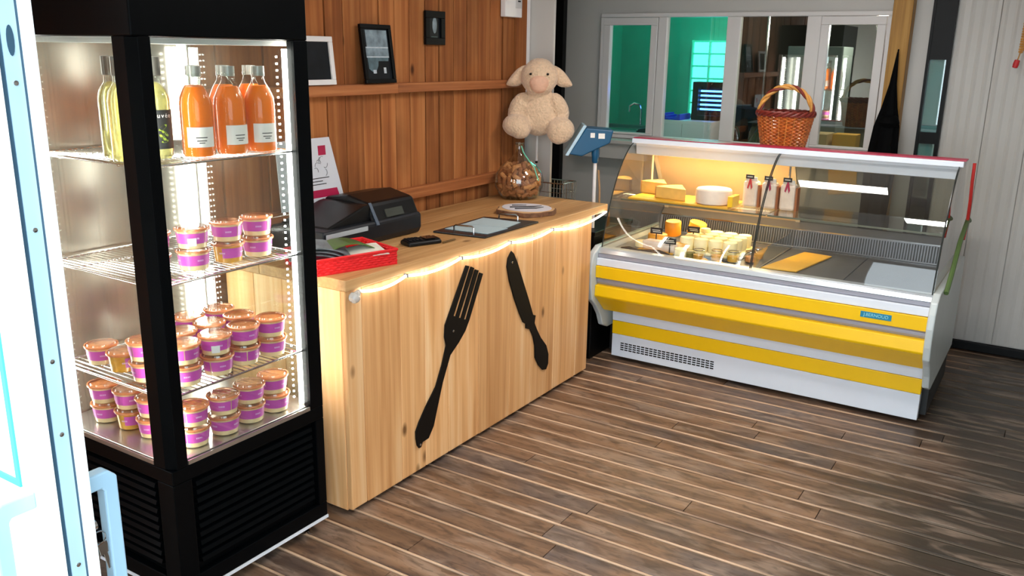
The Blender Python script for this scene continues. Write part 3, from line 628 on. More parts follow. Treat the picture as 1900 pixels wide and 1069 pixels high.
# card terminal / pen
ph = thing('card_terminal', 'small black card terminal lying right of the cash register', 'card terminal', (-2.035, 2.545, TZ), math.radians(-20))
MB().prism([(-.035,0),(.035,0),(.035,.012),(.02,.02),(-.02,.022),(-.035,.014)], 'y', -.07, .075).obj('body', M_reg, ph, bevel=.005)
MB().box(-.025, .025, .01, .055, .0225, .0235).obj('screen', mat('black_screen', (20,22,26), .1, var=0), ph)
for i in range(3):
    for j in range(4): MB().box(-.024+i*.018, -.012+i*.018, -.06+j*.015, -.05+j*.015, .021, .024).obj('key', M_reg2, ph)
tag(MB().tube([(0,0,.004),(.0,.075,.004),(.0,.085,.003)], [.004,.004,.001], 8).obj('pen', mat('brass_pen', (120,96,60), .3, .6), smooth=True), 'thin brown pen lying beside the card terminal', 'pen').location = (-1.97, 2.60, TZ)
# black tray with papers
bt = thing('black_serving_tray', 'flat black tray with two chrome handles on the counter', 'tray', (-2.012, 2.955, TZ), math.radians(0))
MB().prism([(-.114+.0,-.216),(.121,-.185),(.121,.226),(-.132,.175)], 'z', 0, .008).obj('tray_board', mat('black_slate', (16,20,28), .3), bt, bevel=.003)
for y_, s in ((-.165, .09), (.165, .09)):
    MB().tube([(-s/2,y_,.006),(-s/2,y_,.028),(-s/2+.008,y_,.034),(s/2-.008,y_+.01,.034),(s/2,y_+.01,.028),(s/2,y_+.01,.006)], .0035, 8).obj('handle', M_chrome, bt, smooth=True)
M_bp = mat('pale_blue_paper', (172,192,198), .5, var=.03)
tag(MB().prism([(-2.11,2.799),(-1.911,2.817),(-1.907,2.958),(-2.109,2.935)], 'z', TZ+.0085, TZ+.0105).obj('paper_sheet', M_bp), 'pale blue sheet on the near half of the black tray', 'paper')
tag(MB().prism([(-2.109,2.938),(-1.919,2.961),(-1.936,3.103),(-2.121,3.092)], 'z', TZ+.0085, TZ+.0105).obj('paper_sheet', M_bp), 'pale blue sheet on the far half of the black tray', 'paper')
# log slice
M_bark = mat('bark', (112,76,52), .85, var=.4, scale=40, bump=.8); M_slice = mat('cut_log_face', (206,164,118), .6, var=.12, scale=20)
n = 40; prof = [(.135+.006*math.sin(5*a)+.004*math.sin(11*a+1)) for a in [2*PI*i/n for i in range(n)]]
lg = thing('log_slice', 'round slice of log with bark edge and a printed sheet on it', 'log slice', (-2.07, 3.365, TZ))
MB().prism([(r*math.cos(2*PI*i/n), r*math.sin(2*PI*i/n)) for i, r in enumerate(prof)], 'z', 0, .02).obj('bark_edge', M_bark, lg, bevel=.002)
MB().prism([((r-.007)*math.cos(2*PI*i/n), (r-.007)*math.sin(2*PI*i/n)) for i, r in enumerate(prof)], 'z', .0005, .0215).obj('cut_face', M_slice, lg)
cd = tag(MB().prism([(.118*math.cos(2*PI*i/32), .105*math.sin(2*PI*i/32)) for i in range(32)], 'z', 0, .0015).obj('printed_sheet', mat('white_paper', (214,212,220), .5, var=.03)), 'white round printed sheet on the log slice', 'paper'); cd.location = (-2.07, 3.37, TZ+.022)
for pts_ in ([(-.06,-.05),(.02,.03),(.035,.075)], [(-.02,-.07),(.05,.0),(.06,.05)], [(-.08,.0),(-.03,.045)]):
    MB().tube([(a, b_, .0022) for a, b_ in pts_], [.004]*(len(pts_)-1)+[.0015], 6).obj('drawn_mark', M_ink, cd)
# demijohn with corks
G_dj = glass('demijohn_glass', (.90,.94,.90), 1.6, 1.5, base=.07)
djx, djy = -2.325, 3.705
dm = thing('glass_demijohn', 'round clear glass demijohn filled with corks at the counter corner', 'demijohn', (djx, djy, TZ))
MB().lathe([(0,0),(.08,.0),(.105,.02),(.122,.06),(.125,.095),(.115,.13),(.088,.165),(.055,.19),(.032,.212),(.022,.232),(.019,.262),(.023,.268),(.023,.276),(.018,.278)], n=40, cap=False).obj('bottle_glass', G_dj, dm, smooth=True)
MB().tube([(.0185*math.cos(a), .0185*math.sin(a), .272) for a in [i*PI/10 for i in range(20)]], .004, 6, closed=True).obj('neck_ring', G_dj, dm, smooth=True)
o = MB().tube([(.018,-.012,.262),(.03,-.014,.235),(.045,-.02,.22),(.075,-.03,.195),(.105,-.03,.165),(.12,-.03,.13),(.127,-.02,.10)], .003, 6).obj('green_ribbon', mat('mint_ribbon', (110,200,165), .5), dm, smooth=True)
M_cork = mat('cork', (206,140,88), .8, var=.2, scale=60)
M_cork2 = mat('dark_cork', (160,98,58), .8, var=.25, scale=60)
cm = [MB().lathe([(.0095,-.02),(.011,-.0185),(.011,.0185),(.0095,.02)], n=9).mesh('cork', m) for m in (M_cork, M_cork2)]
random.seed(11); placed = []
def rin(z):
    P_ = [(.0,.09),(.02,.103),(.06,.119),(.095,.122),(.13,.112),(.165,.085),(.19,.052)]
    for (z0, r0), (z1, r1) in zip(P_[:-1], P_[1:]):
        if z0 <= z <= z1: return r0+(r1-r0)*(z-z0)/(z1-z0)
    return .03
tries = 0
while len(placed) < 190 and tries < 30000:
    tries += 1
    z = random.uniform(.022, .165); R_ = rin(z)-.017; a = random.uniform(0, 2*PI); r = R_*(1-abs(random.gauss(0, .16)))
    if r < 0: continue
    p = Vector((r*math.cos(a), r*math.sin(a), z))
    if any((p-q).length < .0215 for q in placed): continue
    placed.append(p)
    # lie roughly along the wall of the glass
    nrm = Vector((p.x, p.y, (z-.09)*.7)).normalized(); tn = nrm.orthogonal().normalized(); tn = Matrix.Rotation(random.uniform(0, PI), 3, nrm) @ tn
    tn = (tn+nrm*random.uniform(-.25,.25)).normalized()
    o = inst(random.choice(cm), 'cork'); o.rotation_mode = 'QUATERNION'; o.rotation_quaternion = Vector((0,0,1)).rotation_difference(tn); o.location = p+Vector((djx, djy, TZ))
    tag(o, 'wine cork among the corks filling the glass demijohn', 'cork', 'corks in the demijohn')

# poster on the ledge behind the register
po = thing('leaning_poster', 'white leaning poster with crimson square and crimson band, beside the fridge', 'poster', (-2.452, 2.44, .957))
pm = Matrix.Rotation(math.radians(-3), 4, 'Y')
po.rotation_euler = (0, math.radians(-4), 0)
M_poster = mat('poster_white', (206,208,216), .4, var=.01); M_crim = mat('crimson_print', (170,24,70), .4, var=.05)
MB().prism([(-.2,0),(.142,-.012),(.078,.262),(-.2,.262)], 'x', 0, .004).obj('sheet', M_poster, po)
MB().box(.0042, .005, .012, .052, .195, .232).obj('logo_square', M_crim, po)
MB().prism([(-.15,.032),(.108,.032),(.098,.062),(-.15,.062)], 'x', .0042, .005).obj('crimson_band', M_crim, po)
sk = MB()
random.seed(5)
for i in range(9):
    y0 = random.uniform(-.06, .05); z0 = random.uniform(.12, .18)
    sk.tube([(.005, y0+.012*math.cos(a), z0+.014*math.sin(a)) for a in [q*.5+i for q in range(6)]], .0007, 4)
for j, L_ in enumerate((.1,.07,.085)): sk.box(.0042, .005, -.06, -.06+L_*1.2, .106-j*.012, .109-j*.012)
sk.obj('line_drawing', M_ink, po, kind='stuff')
# pictures
M_bf = mat('black_frame', (5,5,6), .45, var=.05, spec=.15); M_bw1 = mat('photo_grey', (120,136,146), .3, var=.5, scale=25); M_bw2 = mat('photo_light', (186,196,204), .3, var=.2, scale=30); M_bw3 = mat('photo_dark', (16,20,25), .4, var=.4, scale=20, spec=.2)
def picture(lab, y0, y1, z0, H, fm, t, kind, tilt, xoff=0, grp=None):
    p = thing('picture_frame', lab, 'picture frame', (-2.452+xoff if tilt else -2.498, (y0+y1)/2, z0)); w_ = (y1-y0)/2
    p.rotation_euler = (0, -tilt, 0)
    MB().box(0, .014, -w_, w_, 0, t).box(0, .014, -w_, w_, H-t, H).box(0, .014, -w_, -w_+t, t, H-t).box(0, .014, w_-t, w_, t, H-t).obj('frame', fm, p, bevel=.002)
    ph_ = MB().box(.002, .006, -w_+t, w_-t, t, H-t).obj('photograph', M_bw3, p)
    a = w_-t
    if kind == 'collage':
        MB().box(.006, .0065, -a*.8, a*.9, H*.62, H-t*1.3).obj('photo_area', M_bw1, ph_)
        MB().box(.0065, .007, -a*.9, a*.9, H*.60, H*.62).box(.0065, .007, -a*.9, a*.9, H*.44, H*.46).obj('white_line', M_bw2, ph_)
        MB().box(.006, .0065, -a*.9, a*.9, H*.46, H*.60).obj('photo_area', M_bw1, ph_)
        MB().prism([(-a*.85,H*.44),(-a*.8,H*.25),(-a*.35,H*.16),(-a*.05,H*.3),(.0,H*.38),(a*.8,H*.38),(a*.85,H*.44)], 'x', .006, .0066).obj('figure', mat('photo_mid', (84,104,112), .3, var=.4, scale=30), ph_)
        MB().box(.0066,.0072, -a*.5, -a*.25, H*.17, H*.23).box(.0066,.0072, a*.35, a*.55, H*.17, H*.27).obj('figure_highlight', M_bw2, ph_)
    elif kind == 'portrait':
        MB().prism([(-.0+a*.4*math.cos(q), H*.58+H*.24*math.sin(q)) for q in [i*PI/8 for i in range(16)]], 'x', .006, .0066).obj('figure', M_bw1, ph_)
        MB().box(.006, .0066, -a*.6, a*.5, t*1.1, H*.25).obj('photo_area', mat('photo_teal', (50,76,74), .3), ph_)
    else:
        MB().box(.006, .0064, -a*.9, a*.9, t*1.1, H*.4).obj('photo_area', M_bw3, ph_)
    return p
picture('black framed tall photo collage leaning on the wooden ledge', 2.718, 2.905, 1.418, .235, M_bf, .017, 'collage', .13)
picture('small black framed portrait hanging on the plank wall', 3.164, 3.306, 1.578, .146, M_bf, .03, 'portrait', 0)
picture('white framed dark photo beside the fridge on the ledge', 2.36, 2.545, 1.418, .18, M_white, .02, 'dark', .10)
# thermostat
th = thing('thermostat_box', 'white control box on the plank wall above the sheep', 'thermostat', (-2.498, 3.86, 1.722))
MB().box(0, .03, -.082, .075, 0, .14).obj('housing', M_white, th, bevel=.004)
MB().box(.03, .032, .01, .07, .045, .12).obj('display', mat('light_grey_plastic', (196,196,196), .3, var=.02), th, bevel=.001); MB().box(.032, .033, .03, .055, .075, .082).obj('button', M_blk, th)
# ================================================================= black cabinet behind the counter end, with scale and wire basket
bc = thing('black_cabinet', 'low matt black cabinet between the counter and the cheese case', 'cabinet', (-2.21, 4.0, 0))
MB().box(-.25, .245, -.14, .30, .0, .66).obj('body', M_blk, bc, bevel=.004); MB().box(-.255, .25, -.145, .305, .66, .68).obj('top', M_blk, bc, bevel=.003)
MB().box(-.23, .23, -.148, -.141, .05, .64).obj('door', M_blk, bc, bevel=.003)
wk = thing('wire_basket', 'small chrome wire basket behind the demijohn', 'basket', (-2.335, 4.08, .6805))
hw2, hd = .095, .07; H2 = .20
bk = MB()
for z in (.004, .05, .1, .15): bk.tube([(-hw2,-hd,z),(hw2,-hd,z),(hw2,hd,z),(-hw2,hd,z)], .0018, 6, closed=True)
for i in range(11):
    x = -hw2+2*hw2*i/10; bk.tube([(x,-hd,.2),(x,-hd,.004),(x,hd,.004),(x,hd,.2)], .0014, 6)
for i in range(7):
    y_ = -hd+2*hd*i/6; bk.tube([(-hw2,y_,.2),(-hw2,y_,.004)], .0014, 6); bk.tube([(hw2,y_,.2),(hw2,y_,.004)], .0014, 6)
bk.obj('wire_mesh', M_chrome, wk, kind='stuff')
MB().tube([(-hw2,-hd,.2),(hw2,-hd,.2),(hw2,hd,.2),(-hw2,hd,.2)], .0035, 8, closed=True).obj('rim', M_chrome, wk)
sca = thing('scale_display', 'teal blue scale display head on a white pole beside the cheese case', 'scale', (-2.03, 3.96, .6805))
MB().tube([(0,0,0),(0,0,.345)], .0095, 14).obj('pole', M_white, sca, smooth=True)
MB().tube([(.018,0,.05),(.028,.01,.12),(.026,.01,.2),(.02,0,.30)], .005, 8).obj('cable', mat('tan_cable', (160,124,84), .5), sca, smooth=True)
M_sb = mat('teal_blue_plastic', (0,76,114), .35, var=.05)
MB().lathe([(.014,.335),(.017,.345),(.021,.385),(.021,.42)], n=18).obj('neck', M_sb, sca, smooth=True)
hm = Matrix(((.844,.536,0), (-.536,.844,0), (0,0,1))).transposed().to_4x4(); hm.translation = (-.05, .02, .442)
MB().prism([(-.108,-.062),(-.040,-.072),(.10,-.004),(.115,.060),(-.024,.070)], 'y', -.075, .085, mtx=hm).obj('head', M_sb, sca, bevel=.006)
MB().prism([(-.125,-.068),(-.108,-.070),(-.020,.080),(-.036,.085)], 'y', -.082, .092, mtx=hm).obj('screen_plate', mat('pale_blue_plate', (178,206,222), .3), sca, bevel=.003)
MB().box(.0, .022, -.0765, -.0752, .022, .046, mtx=hm).obj('sticker', M_lab, sca)
MB().box(.040, .072, -.0765, -.0752, .018, .044, mtx=hm).obj('sticker', M_lab, sca)
# ================================================================= plush sheep
def blob(parts, name, m, voxel=.006, disp=.0):
    bm = bmesh.new()
    for (c, r, rot) in parts:
        mt = Matrix.Translation(c) @ Matrix.Rotation(rot[0], 4, 'X') @ Matrix.Rotation(rot[1], 4, 'Y') @ Matrix.Rotation(rot[2], 4, 'Z') @ Matrix.Diagonal((*r, 1))
        bmesh.ops.create_uvsphere(bm, u_segments=20, v_segments=14, radius=1, matrix=mt)
    me = bpy.data.meshes.new(name); bm.to_mesh(me); bm.free()
    o = bpy.data.objects.new(name, me); C.objects.link(o)
    md = o.modifiers.new('r', 'REMESH'); md.mode = 'VOXEL'; md.voxel_size = voxel; md.use_smooth_shade = True
    sm = o.modifiers.new('s', 'SMOOTH'); sm.factor = .5; sm.iterations = 8
    if disp:
        tx = bpy.data.textures.new('fur', 'CLOUDS'); tx.noise_scale = .012; d_ = o.modifiers.new('d', 'DISPLACE'); d_.texture = tx; d_.strength = disp; d_.mid_level = .5
    dg = bpy.context.evaluated_depsgraph_get(); me2 = bpy.data.meshes.new_from_object(o.evaluated_get(dg)); o.modifiers.clear(); o.data = me2
    me2.materials.clear(); me2.materials.append(m)
    for p in me2.polygons: p.use_smooth = True
    return o
M_fur = mat('cream_plush', (220,188,156), .95, var=.12, scale=90, bump=.9, sheen=.4); M_snout = mat('pink_plush', (218,172,146), .9, var=.06, scale=60, bump=.4)
shp = thing('plush_sheep', 'cream plush sheep with floppy ears sitting high in the corner over the demijohn', 'soft toy', (-2.312, 3.86, 1.135), math.radians(30))
shp.scale = (.90,.88,.92)
Z0 = (0,0,0)
o = blob([((0,0,.125),(.112,.085,.12),Z0), ((0,.0,.205),(.085,.065,.06),Z0), ((0,-.015,.325),(.108,.092,.092),Z0), ((0,-.045,.29),(.085,.07,.062),Z0), ((0,-.01,.38),(.075,.07,.045),Z0), ((0,.0,.24),(.07,.06,.05),Z0),
    ((-.115,-.02,.165),(.048,.05,.085),(0,.5,0)), ((.115,-.02,.165),(.048,.05,.085),(0,-.5,0)),
    ((-.12,-.065,.065),(.082,.08,.062),(0,.1,-.25)), ((.125,-.065,.045),(.08,.08,.072),(0,-.15,.25)), ((-.1,-.09,.045),(.06,.05,.05),Z0), ((.115,-.09,.03),(.062,.05,.06),Z0)], 'body', M_fur, voxel=.007, disp=.006)
o.parent = shp
sn_ = blob([((0,-.090,.295),(.056,.036,.044),Z0), ((0,-.092,.275),(.045,.032,.034),Z0)], 'snout', M_snout, voxel=.005); sn_.parent = shp
for s_ in (-1, 1):
    MB().lathe([(0,-.007),(.005,-.005),(.0075,0),(.005,.005),(0,.007)], (s_*.047, -.105, .342), 12).obj('eye', M_blk, shp, smooth=True)
    e_ = MB(); ring = []
    # drooping triangular ear, a flat cushion
    out = [(.05,.395),(.10,.385),(.14,.355),(.17,.315),(.19,.285),(.182,.275),(.15,.270),(.115,.272),(.09,.29),(.075,.33)]
    cx_ = sum(p[0] for p in out)/len(out); cz_ = sum(p[1] for p in out)/len(out); n_e = len(out)
    vs = [(s_*p[0], -.012, p[1]) for p in out]+[(s_*p[0], .012, p[1]) for p in out]
    vs += [(s_*(cx_+(p[0]-cx_)*.6), -.028, cz_+(p[1]-cz_)*.6) for p in out]+[(s_*(cx_+(p[0]-cx_)*.6), .022, cz_+(p[1]-cz_)*.6) for p in out]
    vs += [(s_*cx_, -.031, cz_), (s_*cx_, .025, cz_)]
    fs = []
    for q in range(n_e):
        w_ = (q+1) % n_e
        fs += [(q, w_, n_e+w_, n_e+q), (q, w_, 2*n_e+w_, 2*n_e+q), (n_e+q, n_e+w_, 3*n_e+w_, 3*n_e+q), (2*n_e+q, 2*n_e+w_, 4*n_e), (3*n_e+q, 3*n_e+w_, 4*n_e+1)]
    ea = e_.add(vs, fs).obj('ear', M_fur, shp, smooth=True); sb_ = ea.modifiers.new('s', 'SUBSURF'); sb_.levels = sb_.render_levels = 2
hk = thing('hanging_rod', 'thin white rod with a white cap hanging below the plush sheep', 'rod', (-2.36, 3.93, .99))
MB().tube([(0,0,.012),(0,0,.155)], .0062, 10).obj('rod', M_white, hk, smooth=True); MB().lathe([(.016,.145),(.017,.147),(.017,.167),(.01,.170)], n=14).obj('cap', M_white, hk, smooth=True); MB().lathe([(.003,0),(.007,.002),(.007,.013)], n=10).obj('tip', M_blk, hk)
MB().box(-.004, .004, .0, .125, .155, .161).obj('wall_arm', M_white, hk)
# ================================================================= CHEESE CASE
CX0, CX1 = -1.9, -.385
M_cwht = mat('case_white', (224,231,242), .3, var=.02); M_yel = mat('yellow_band', (252,202,6), .35, var=.02); M_cgrey = mat('case_grey', (160,160,172), .35, .15, var=.03)
M_end = mat('end_panel_plastic', (196,204,204), .35, var=.03); M_alu = mat('brushed_aluminium', (214,224,232), .3, .55, var=.02)
M_kick = mat('dark_base', (20,22,22), .5)
cs = thing('cheese_display_case', 'long refrigerated cheese display case with yellow and white front and curved glass', 'display case', (-1.14, 4.2, 0))
def D(mb, nm, m, parent=None, **k):
    o = mb.obj(nm, m, None, **k); o.parent = parent or cs
    if parent is None: o.location = Vector(o.location)-cs.location
    return o
def band(pts, nm, m, x0=CX0, x1=CX1, **k): return D(MB().prism(pts, 'x', x0, x1), nm, m, **k)
D(MB().box(CX0+.04, CX1-.02, 3.97, 4.62, .03, .30), 'base_cabinet', M_kick)
D(MB().prism([(3.90,.30),(4.63,.30),(4.63,.56),(3.83,.56),(3.83,.45),(3.90,.44)], 'x', CX0+.002, CX1-.002), 'insulated_tub', M_end)
kx0, kx1 = -1.876, -.39
band([(3.935,.022),(3.975,.022),(3.975,.142),(3.935,.142)], 'kick_panel', M_cwht, kx0, kx1, bevel=.002)
band([(3.933,.144),(3.975,.144),(3.975,.214),(3.933,.214)], 'lower_yellow_band', M_yel, kx0, kx1, bevel=.002)
band([(3.932,.216),(3.975,.216),(3.975,.30),(3.925,.30)], 'lower_white_band', M_cwht, kx0, kx1, bevel=.002)
band([(3.868,.283),(3.772,.370),(3.762,.376),(3.756,.385),(3.760,.437),(3.80,.44),(3.95,.44),(3.95,.285)], 'main_yellow_panel', M_yel, bevel=.003)
band([(3.785,.439),(3.776,.452),(3.776,.464),(3.785,.475),(3.90,.475),(3.90,.439)], 'grey_recess', M_cgrey, bevel=.002)
band([(3.762,.476),(3.759,.536),(3.85,.536),(3.85,.476)], 'upper_yellow_band', M_yel, bevel=.002)
band([(3.766,.538),(3.768,.575),(3.85,.575),(3.85,.538)], 'upper_white_band', M_cwht, bevel=.003)
band([(3.782,.577),(3.782,.596),(3.85,.596),(3.85,.577)], 'aluminium_lip', M_cgrey, bevel=.002)
band([(3.779,.598),(3.792,.616),(3.806,.621),(3.85,.621),(3.85,.598)], 'aluminium_lip', M_alu, bevel=.002)
g = MB()
for i in range(22):
    for j in range(4):
        x = -1.825+i*.0232; z = .060+j*.0115; g.box(x, x+.018, 3.9335, 3.936, z, z+.006)
D(g, 'vent_grille', M_blk)['kind'] = 'stuff'
D(MB().box(-.645, -.522, 3.7585, 3.7615, .497, .523), 'badge', mat('teal_badge', (10,130,164), .35, var=.03), bevel=.001)
tx = text('J.BERNOUD', .019, mat('badge_silver', (150,214,226), .3, var=0), 'badge_lettering', cs, Matrix.Translation(Vector((-.583, 3.7582, .510))-cs.location) @ Matrix.Rotation(PI/2, 4, 'X'), .0005)
endp = [(3.80,.632),(3.745,.605),(3.722,.56),(3.715,.50),(3.722,.42),(3.74,.36),(3.79,.32),(3.84,.26),(3.87,.20),(3.93,.175),(4.66,.175),(4.66,.632)]
for a, b in ((CX0-.03, CX0-.001), (CX1+.001, CX1+.03)):
    D(MB().prism(endp, 'x', a, b), 'end_panel', M_end, bevel=.006)
D(MB().box(CX1-.01, CX1+.02, 4.0, 4.62, .03, .175), 'side_skirt', M_kick); D(MB().box(CX0-.02, CX0+.02, 4.0, 4.62, .03, .175), 'side_skirt', M_kick)
# curved front glass
def spline(P_, n=5):
    out = []
    for i in range(len(P_)-1):
        p0 = P_[max(i-1,0)]; p1 = P_[i]; p2 = P_[i+1]; p3 = P_[min(i+2,len(P_)-1)]
        for j in range(n):
            t = j/n
            out.append(tuple(.5*((2*p1[k])+(-p0[k]+p2[k])*t+(2*p0[k]-5*p1[k]+4*p2[k]-p3[k])*t*t+(-p0[k]+3*p1[k]-3*p2[k]+p3[k])*t**3) for k in (0,1)))
    return out+[P_[-1]]
prof = spline([(3.812,.622),(3.832,.70),(3.868,.80),(3.925,.92),(4.0,1.025),(4.075,1.092),(4.135,1.118)], 4)
G_case = glass('case_glass', (.955,.965,.955), 1.5, 1.5, base=.02)
M_gedge = mat('dark_glass_edge', (40,46,44), .3, var=0)
inner = [(p[0]+.005, p[1]-.003) for p in prof]
def curve_glass(x0, x1):
    n = len(prof); vs = []; fs = []
    for x in (x0, x1): vs += [(x, *p) for p in prof]
    fs = [(i, i+1, n+i+1, n+i) for i in range(n-1)]
    o = D(MB().add(vs, fs), 'curved_glass', G_case, smooth=True)
    for x in (x0, x1): D(MB().tube([(x, *p) for p in prof], .0028, 6), 'glass_edge', M_gedge, smooth=True)
curve_glass(CX0+.004, -1.148); curve_glass(-1.142, CX1-.004)
# end glasses
for x in (CX0+.001, CX1-.001):
    D(MB().prism([(p[0]+.003, p[1]) for p in prof]+[(4.34,1.115),(4.62,.66),(4.62,.622)], 'x', x-.002, x+.002), 'end_glass', G_case)
# top
D(MB().prism([(4.118,1.112),(4.118,1.136),(4.225,1.136),(4.225,1.112)], 'x', CX0-.005, CX1+.012), 'top_bar', M_cwht, bevel=.003)
D(MB().prism([(4.136,1.1365),(4.136,1.1405),(4.225,1.1405),(4.225,1.1365)], 'x', CX0-.006, CX1+.018), 'crimson_top', mat('crimson_top', (178,30,70), .4, var=.04), bevel=.001)
D(MB().prism([(4.15,1.111),(4.158,1.056),(4.175,1.052),(4.185,1.078),(4.335,1.078),(4.335,1.111)], 'x', CX0+.006, CX1-.006), 'light_canopy', M_cwht)
D(MB().box(CX0, CX1, 4.226, 4.44, 1.112, 1.118), 'rear_shelf', M_cwht)
E_warm = mat('warm_case_tube', (255,220,150), .4, var=0, emit=(1,.72,.3), es=4)
D(MB().tube([(CX0+.06, 4.23, 1.066), (-1.2, 4.23, 1.066)], .009, 10), 'lamp_tube', E_warm)
l_ = light('case_lamp_and_fill', 'AREA', (-1.53, 4.22, 1.045), 5.5, (1, .76, .42), .66, .03, (0,0,0))
# rear frame with sliding doors, sloping back
M_rear = mat('beige_rear_frame', (206,190,160), .5, var=.03)
def rearp(t, off=0): return (4.34+(4.62-4.34)*t+off, 1.085+(.66-1.085)*t)
rr = MB()
a_, b_ = rearp(0), rearp(1)
for x in (CX0+.005, -1.16, CX1-.03): rr.prism([a_, (a_[0]+.02, a_[1]), (b_[0]+.02, b_[1]), b_], 'x', x, x+.022)
rr.box(CX0+.005, CX1-.005, 4.335, 4.36, 1.065, 1.112).box(CX0+.005, CX1-.005, 4.61, 4.64, .56, .67)
D(rr, 'rear_frame', M_rear)
G_slide = glass('sliding_glass_left', (.93,.86,.72), 1.5, 1.5, base=.05)
def slide(x0, x1, m): D(MB().prism([(a_[0]+.008, a_[1]), (a_[0]+.012, a_[1]), (b_[0]+.012, b_[1]), (b_[0]+.008, b_[1])], 'x', x0, x1), 'sliding_door', m)
slide(CX0+.028, -1.161, mat('cream_sliding_door', (200,172,132), .45, var=.03)); slide(-1.137, CX1-.03, glass('sliding_glass_right', (.80,.80,.74), 1.5, 1.5, base=.06))
# shelf
shz = .838
D(MB().tube([(CX0+.08, 4.31, shz-.012), (-1.2, 4.31, shz-.012)], .005, 8), 'added_fill_tube', E_warm)  # tube added under the shelf to go with the deck fill light
light('case_lamp_and_fill', 'AREA', (-1.53, 4.30, shz-.02), 2.6, (1, .78, .42), .62, .02, (-.45,0,0))  # fill light added to brighten the cheeses on the lower deck
D(MB().box(CX0+.012, -1.150, 3.985, 4.33, shz, shz+.006), 'glass_shelf', G_case); D(MB().box(-1.140, CX1-.012, 3.985, 4.33, shz, shz+.006), 'glass_shelf', G_case)
D(MB().box(CX0+.012, -1.150, 3.982, 3.985, shz, shz+.006).box(-1.140, CX1-.012, 3.982, 3.985, shz-.001, shz+.007), 'shelf_edge', mat('olive_glass_edge', (96,100,84), .2, var=0))
for x in (CX0+.03, -1.145, CX1-.03):
    D(MB().tube([(x,4.32,1.07),(x,4.32,shz-.05),(x,4.28,shz-.035),(x,4.05,shz-.002)], .0055, 8), 'shelf_bracket', M_cream if x < -1.5 else M_chrome, smooth=True)
# deck and stepped slatted back wall
M_deck = mat('case_stainless', (122,122,126), .42, .7, var=.06, scale=14)
D(MB().box(CX0+.002, CX1-.002, 3.84, 4.56, .565, .592), 'deck', M_deck)
for i in range(4):
    x0 = CX0+.006+i*.377; D(MB().box(x0, x0+.372, 3.852, 4.50, .592, .597), 'deck_tray', M_deck, bevel=.002)
bk = MB(); bk.prism([(4.52,.59),(4.54,.69),(4.585,.72),(4.61,.72),(4.61,.56),(4.52,.56)], 'x', CX0+.005, CX1-.005)
D(bk, 'rear_duct', M_deck)
sl_ = MB()
for i in range(118):
    x = CX0+.02+i*.0126; sl_.prism([(4.517,.605),(4.519,.605),(4.537,.682),(4.535,.682)], 'x', x, x+.006)
D(sl_, 'duct_slots', M_kick)['kind'] = 'stuff'
for z in (.60, .69): D(MB().box(CX0+.01, CX1-.01, 4.512+(z-.6)*.2, 4.517+(z-.6)*.2, z-.003, z+.003), 'duct_rail', M_chrome)
D(MB().box(-1.150, -1.1475, 3.87, 4.5, .6, .68), 'deck_divider', G_case)
# cords at the right end
cd_ = thing('cable_bundle', 'red and green cables hanging down the right end of the cheese case', 'cable', (CX1+.036, 4.24, 1.12))
MB().tube([(.004,.02,.0),(.006,.01,-.08),(.006,.06,-.17),(.004,.10,-.27),(.004,.04,-.34)], .007, 8).obj('red_cable', mat('red_cord', (196,44,40), .5), cd_, smooth=True)
MB().tube([(.004,.20,-.28),(.004,.12,-.26),(.004,-.10,-.33),(.004,-.25,-.44),(.004,-.36,-.5)], .010, 8).obj('green_cable', mat('green_cord', (86,110,60), .5), cd_, smooth=True)

# ---- cheeses
M_boardy = mat('yellow_wood_board', (230,176,50), .5, var=.08); M_ch1 = mat('hard_cheese', (236,190,96), .45, var=.12, scale=20, bump=.1); M_crust = mat('cheese_rind', (206,150,80), .7, var=.25, scale=30, bump=.4)
M_fresh = mat('fresh_white_cheese', (250,236,180), .5, var=.04, scale=30, bump=.15); M_tom = mat('bloomy_rind', (240,222,206), .6, var=.1, scale=14, bump=.2)
M_or = mat('orange_cheese', (246,178,60), .45, var=.1); M_tag = mat('black_slate_tag', (26,22,20), .5); M_chalk = mat('white_chalk', (220,214,200), .6, var=0)
sy = shz+.0065
bd = thing('cheese_board', 'thin yellow board under the cheeses on the glass shelf', 'board', (-1.60, 4.12, sy))
MB().prism([(-.255,-.125),(.265,-.128),(.265,.12),(-.255,.12)], 'z', 0, .010).obj('board', M_boardy, bd, bevel=.003)
def wedge(r, ang, h, loc, rz, lab):
    t = thing('cheese_wedge', lab, 'cheese', loc, rz, None); n = 10
    pts = [(0,0)]+[(r*math.cos(ang*i/n), r*math.sin(ang*i/n)) for i in range(n+1)]
    MB().prism(pts, 'z', 0, h).obj('paste', M_ch1, t, bevel=.003)
    MB().prism([(r*math.cos(ang*i/n), r*math.sin(ang*i/n)) for i in range(n+1)]+[((r+.005)*math.cos(ang*(n-i)/n), (r+.005)*math.sin(ang*(n-i)/n)) for i in range(n+1)], 'z', .001, h-.001).obj('rind', M_crust, t)
wedge(.15, .95, .062, (-1.715, 4.155, sy+.0105), math.radians(118), 'orange hard cheese wedge at the left end of the glass shelf')
wedge(.17, .95, .058, (-1.565, 4.04, sy+.0105), math.radians(118), 'yellow hard cheese wedge beside the round white cheese')
tm = thing('round_cheese', 'round white bloomy cheese wheel on the glass shelf', 'cheese', (-1.435, 4.075, sy+.0105))
MB().lathe([(.0,0),(.078,.0),(.086,.006),(.088,.04),(.086,.068),(.08,.074),(0,.075)], n=40).obj('wheel', M_tom, tm, smooth=True)
tag(MB().box(-.02,.004,-.05,.05,0,.05).obj('yellow_price_card', M_yel, bevel=.001), 'yellow card standing right of the round white cheese', 'price card').location = (-1.322, 4.06, sy+.0105)
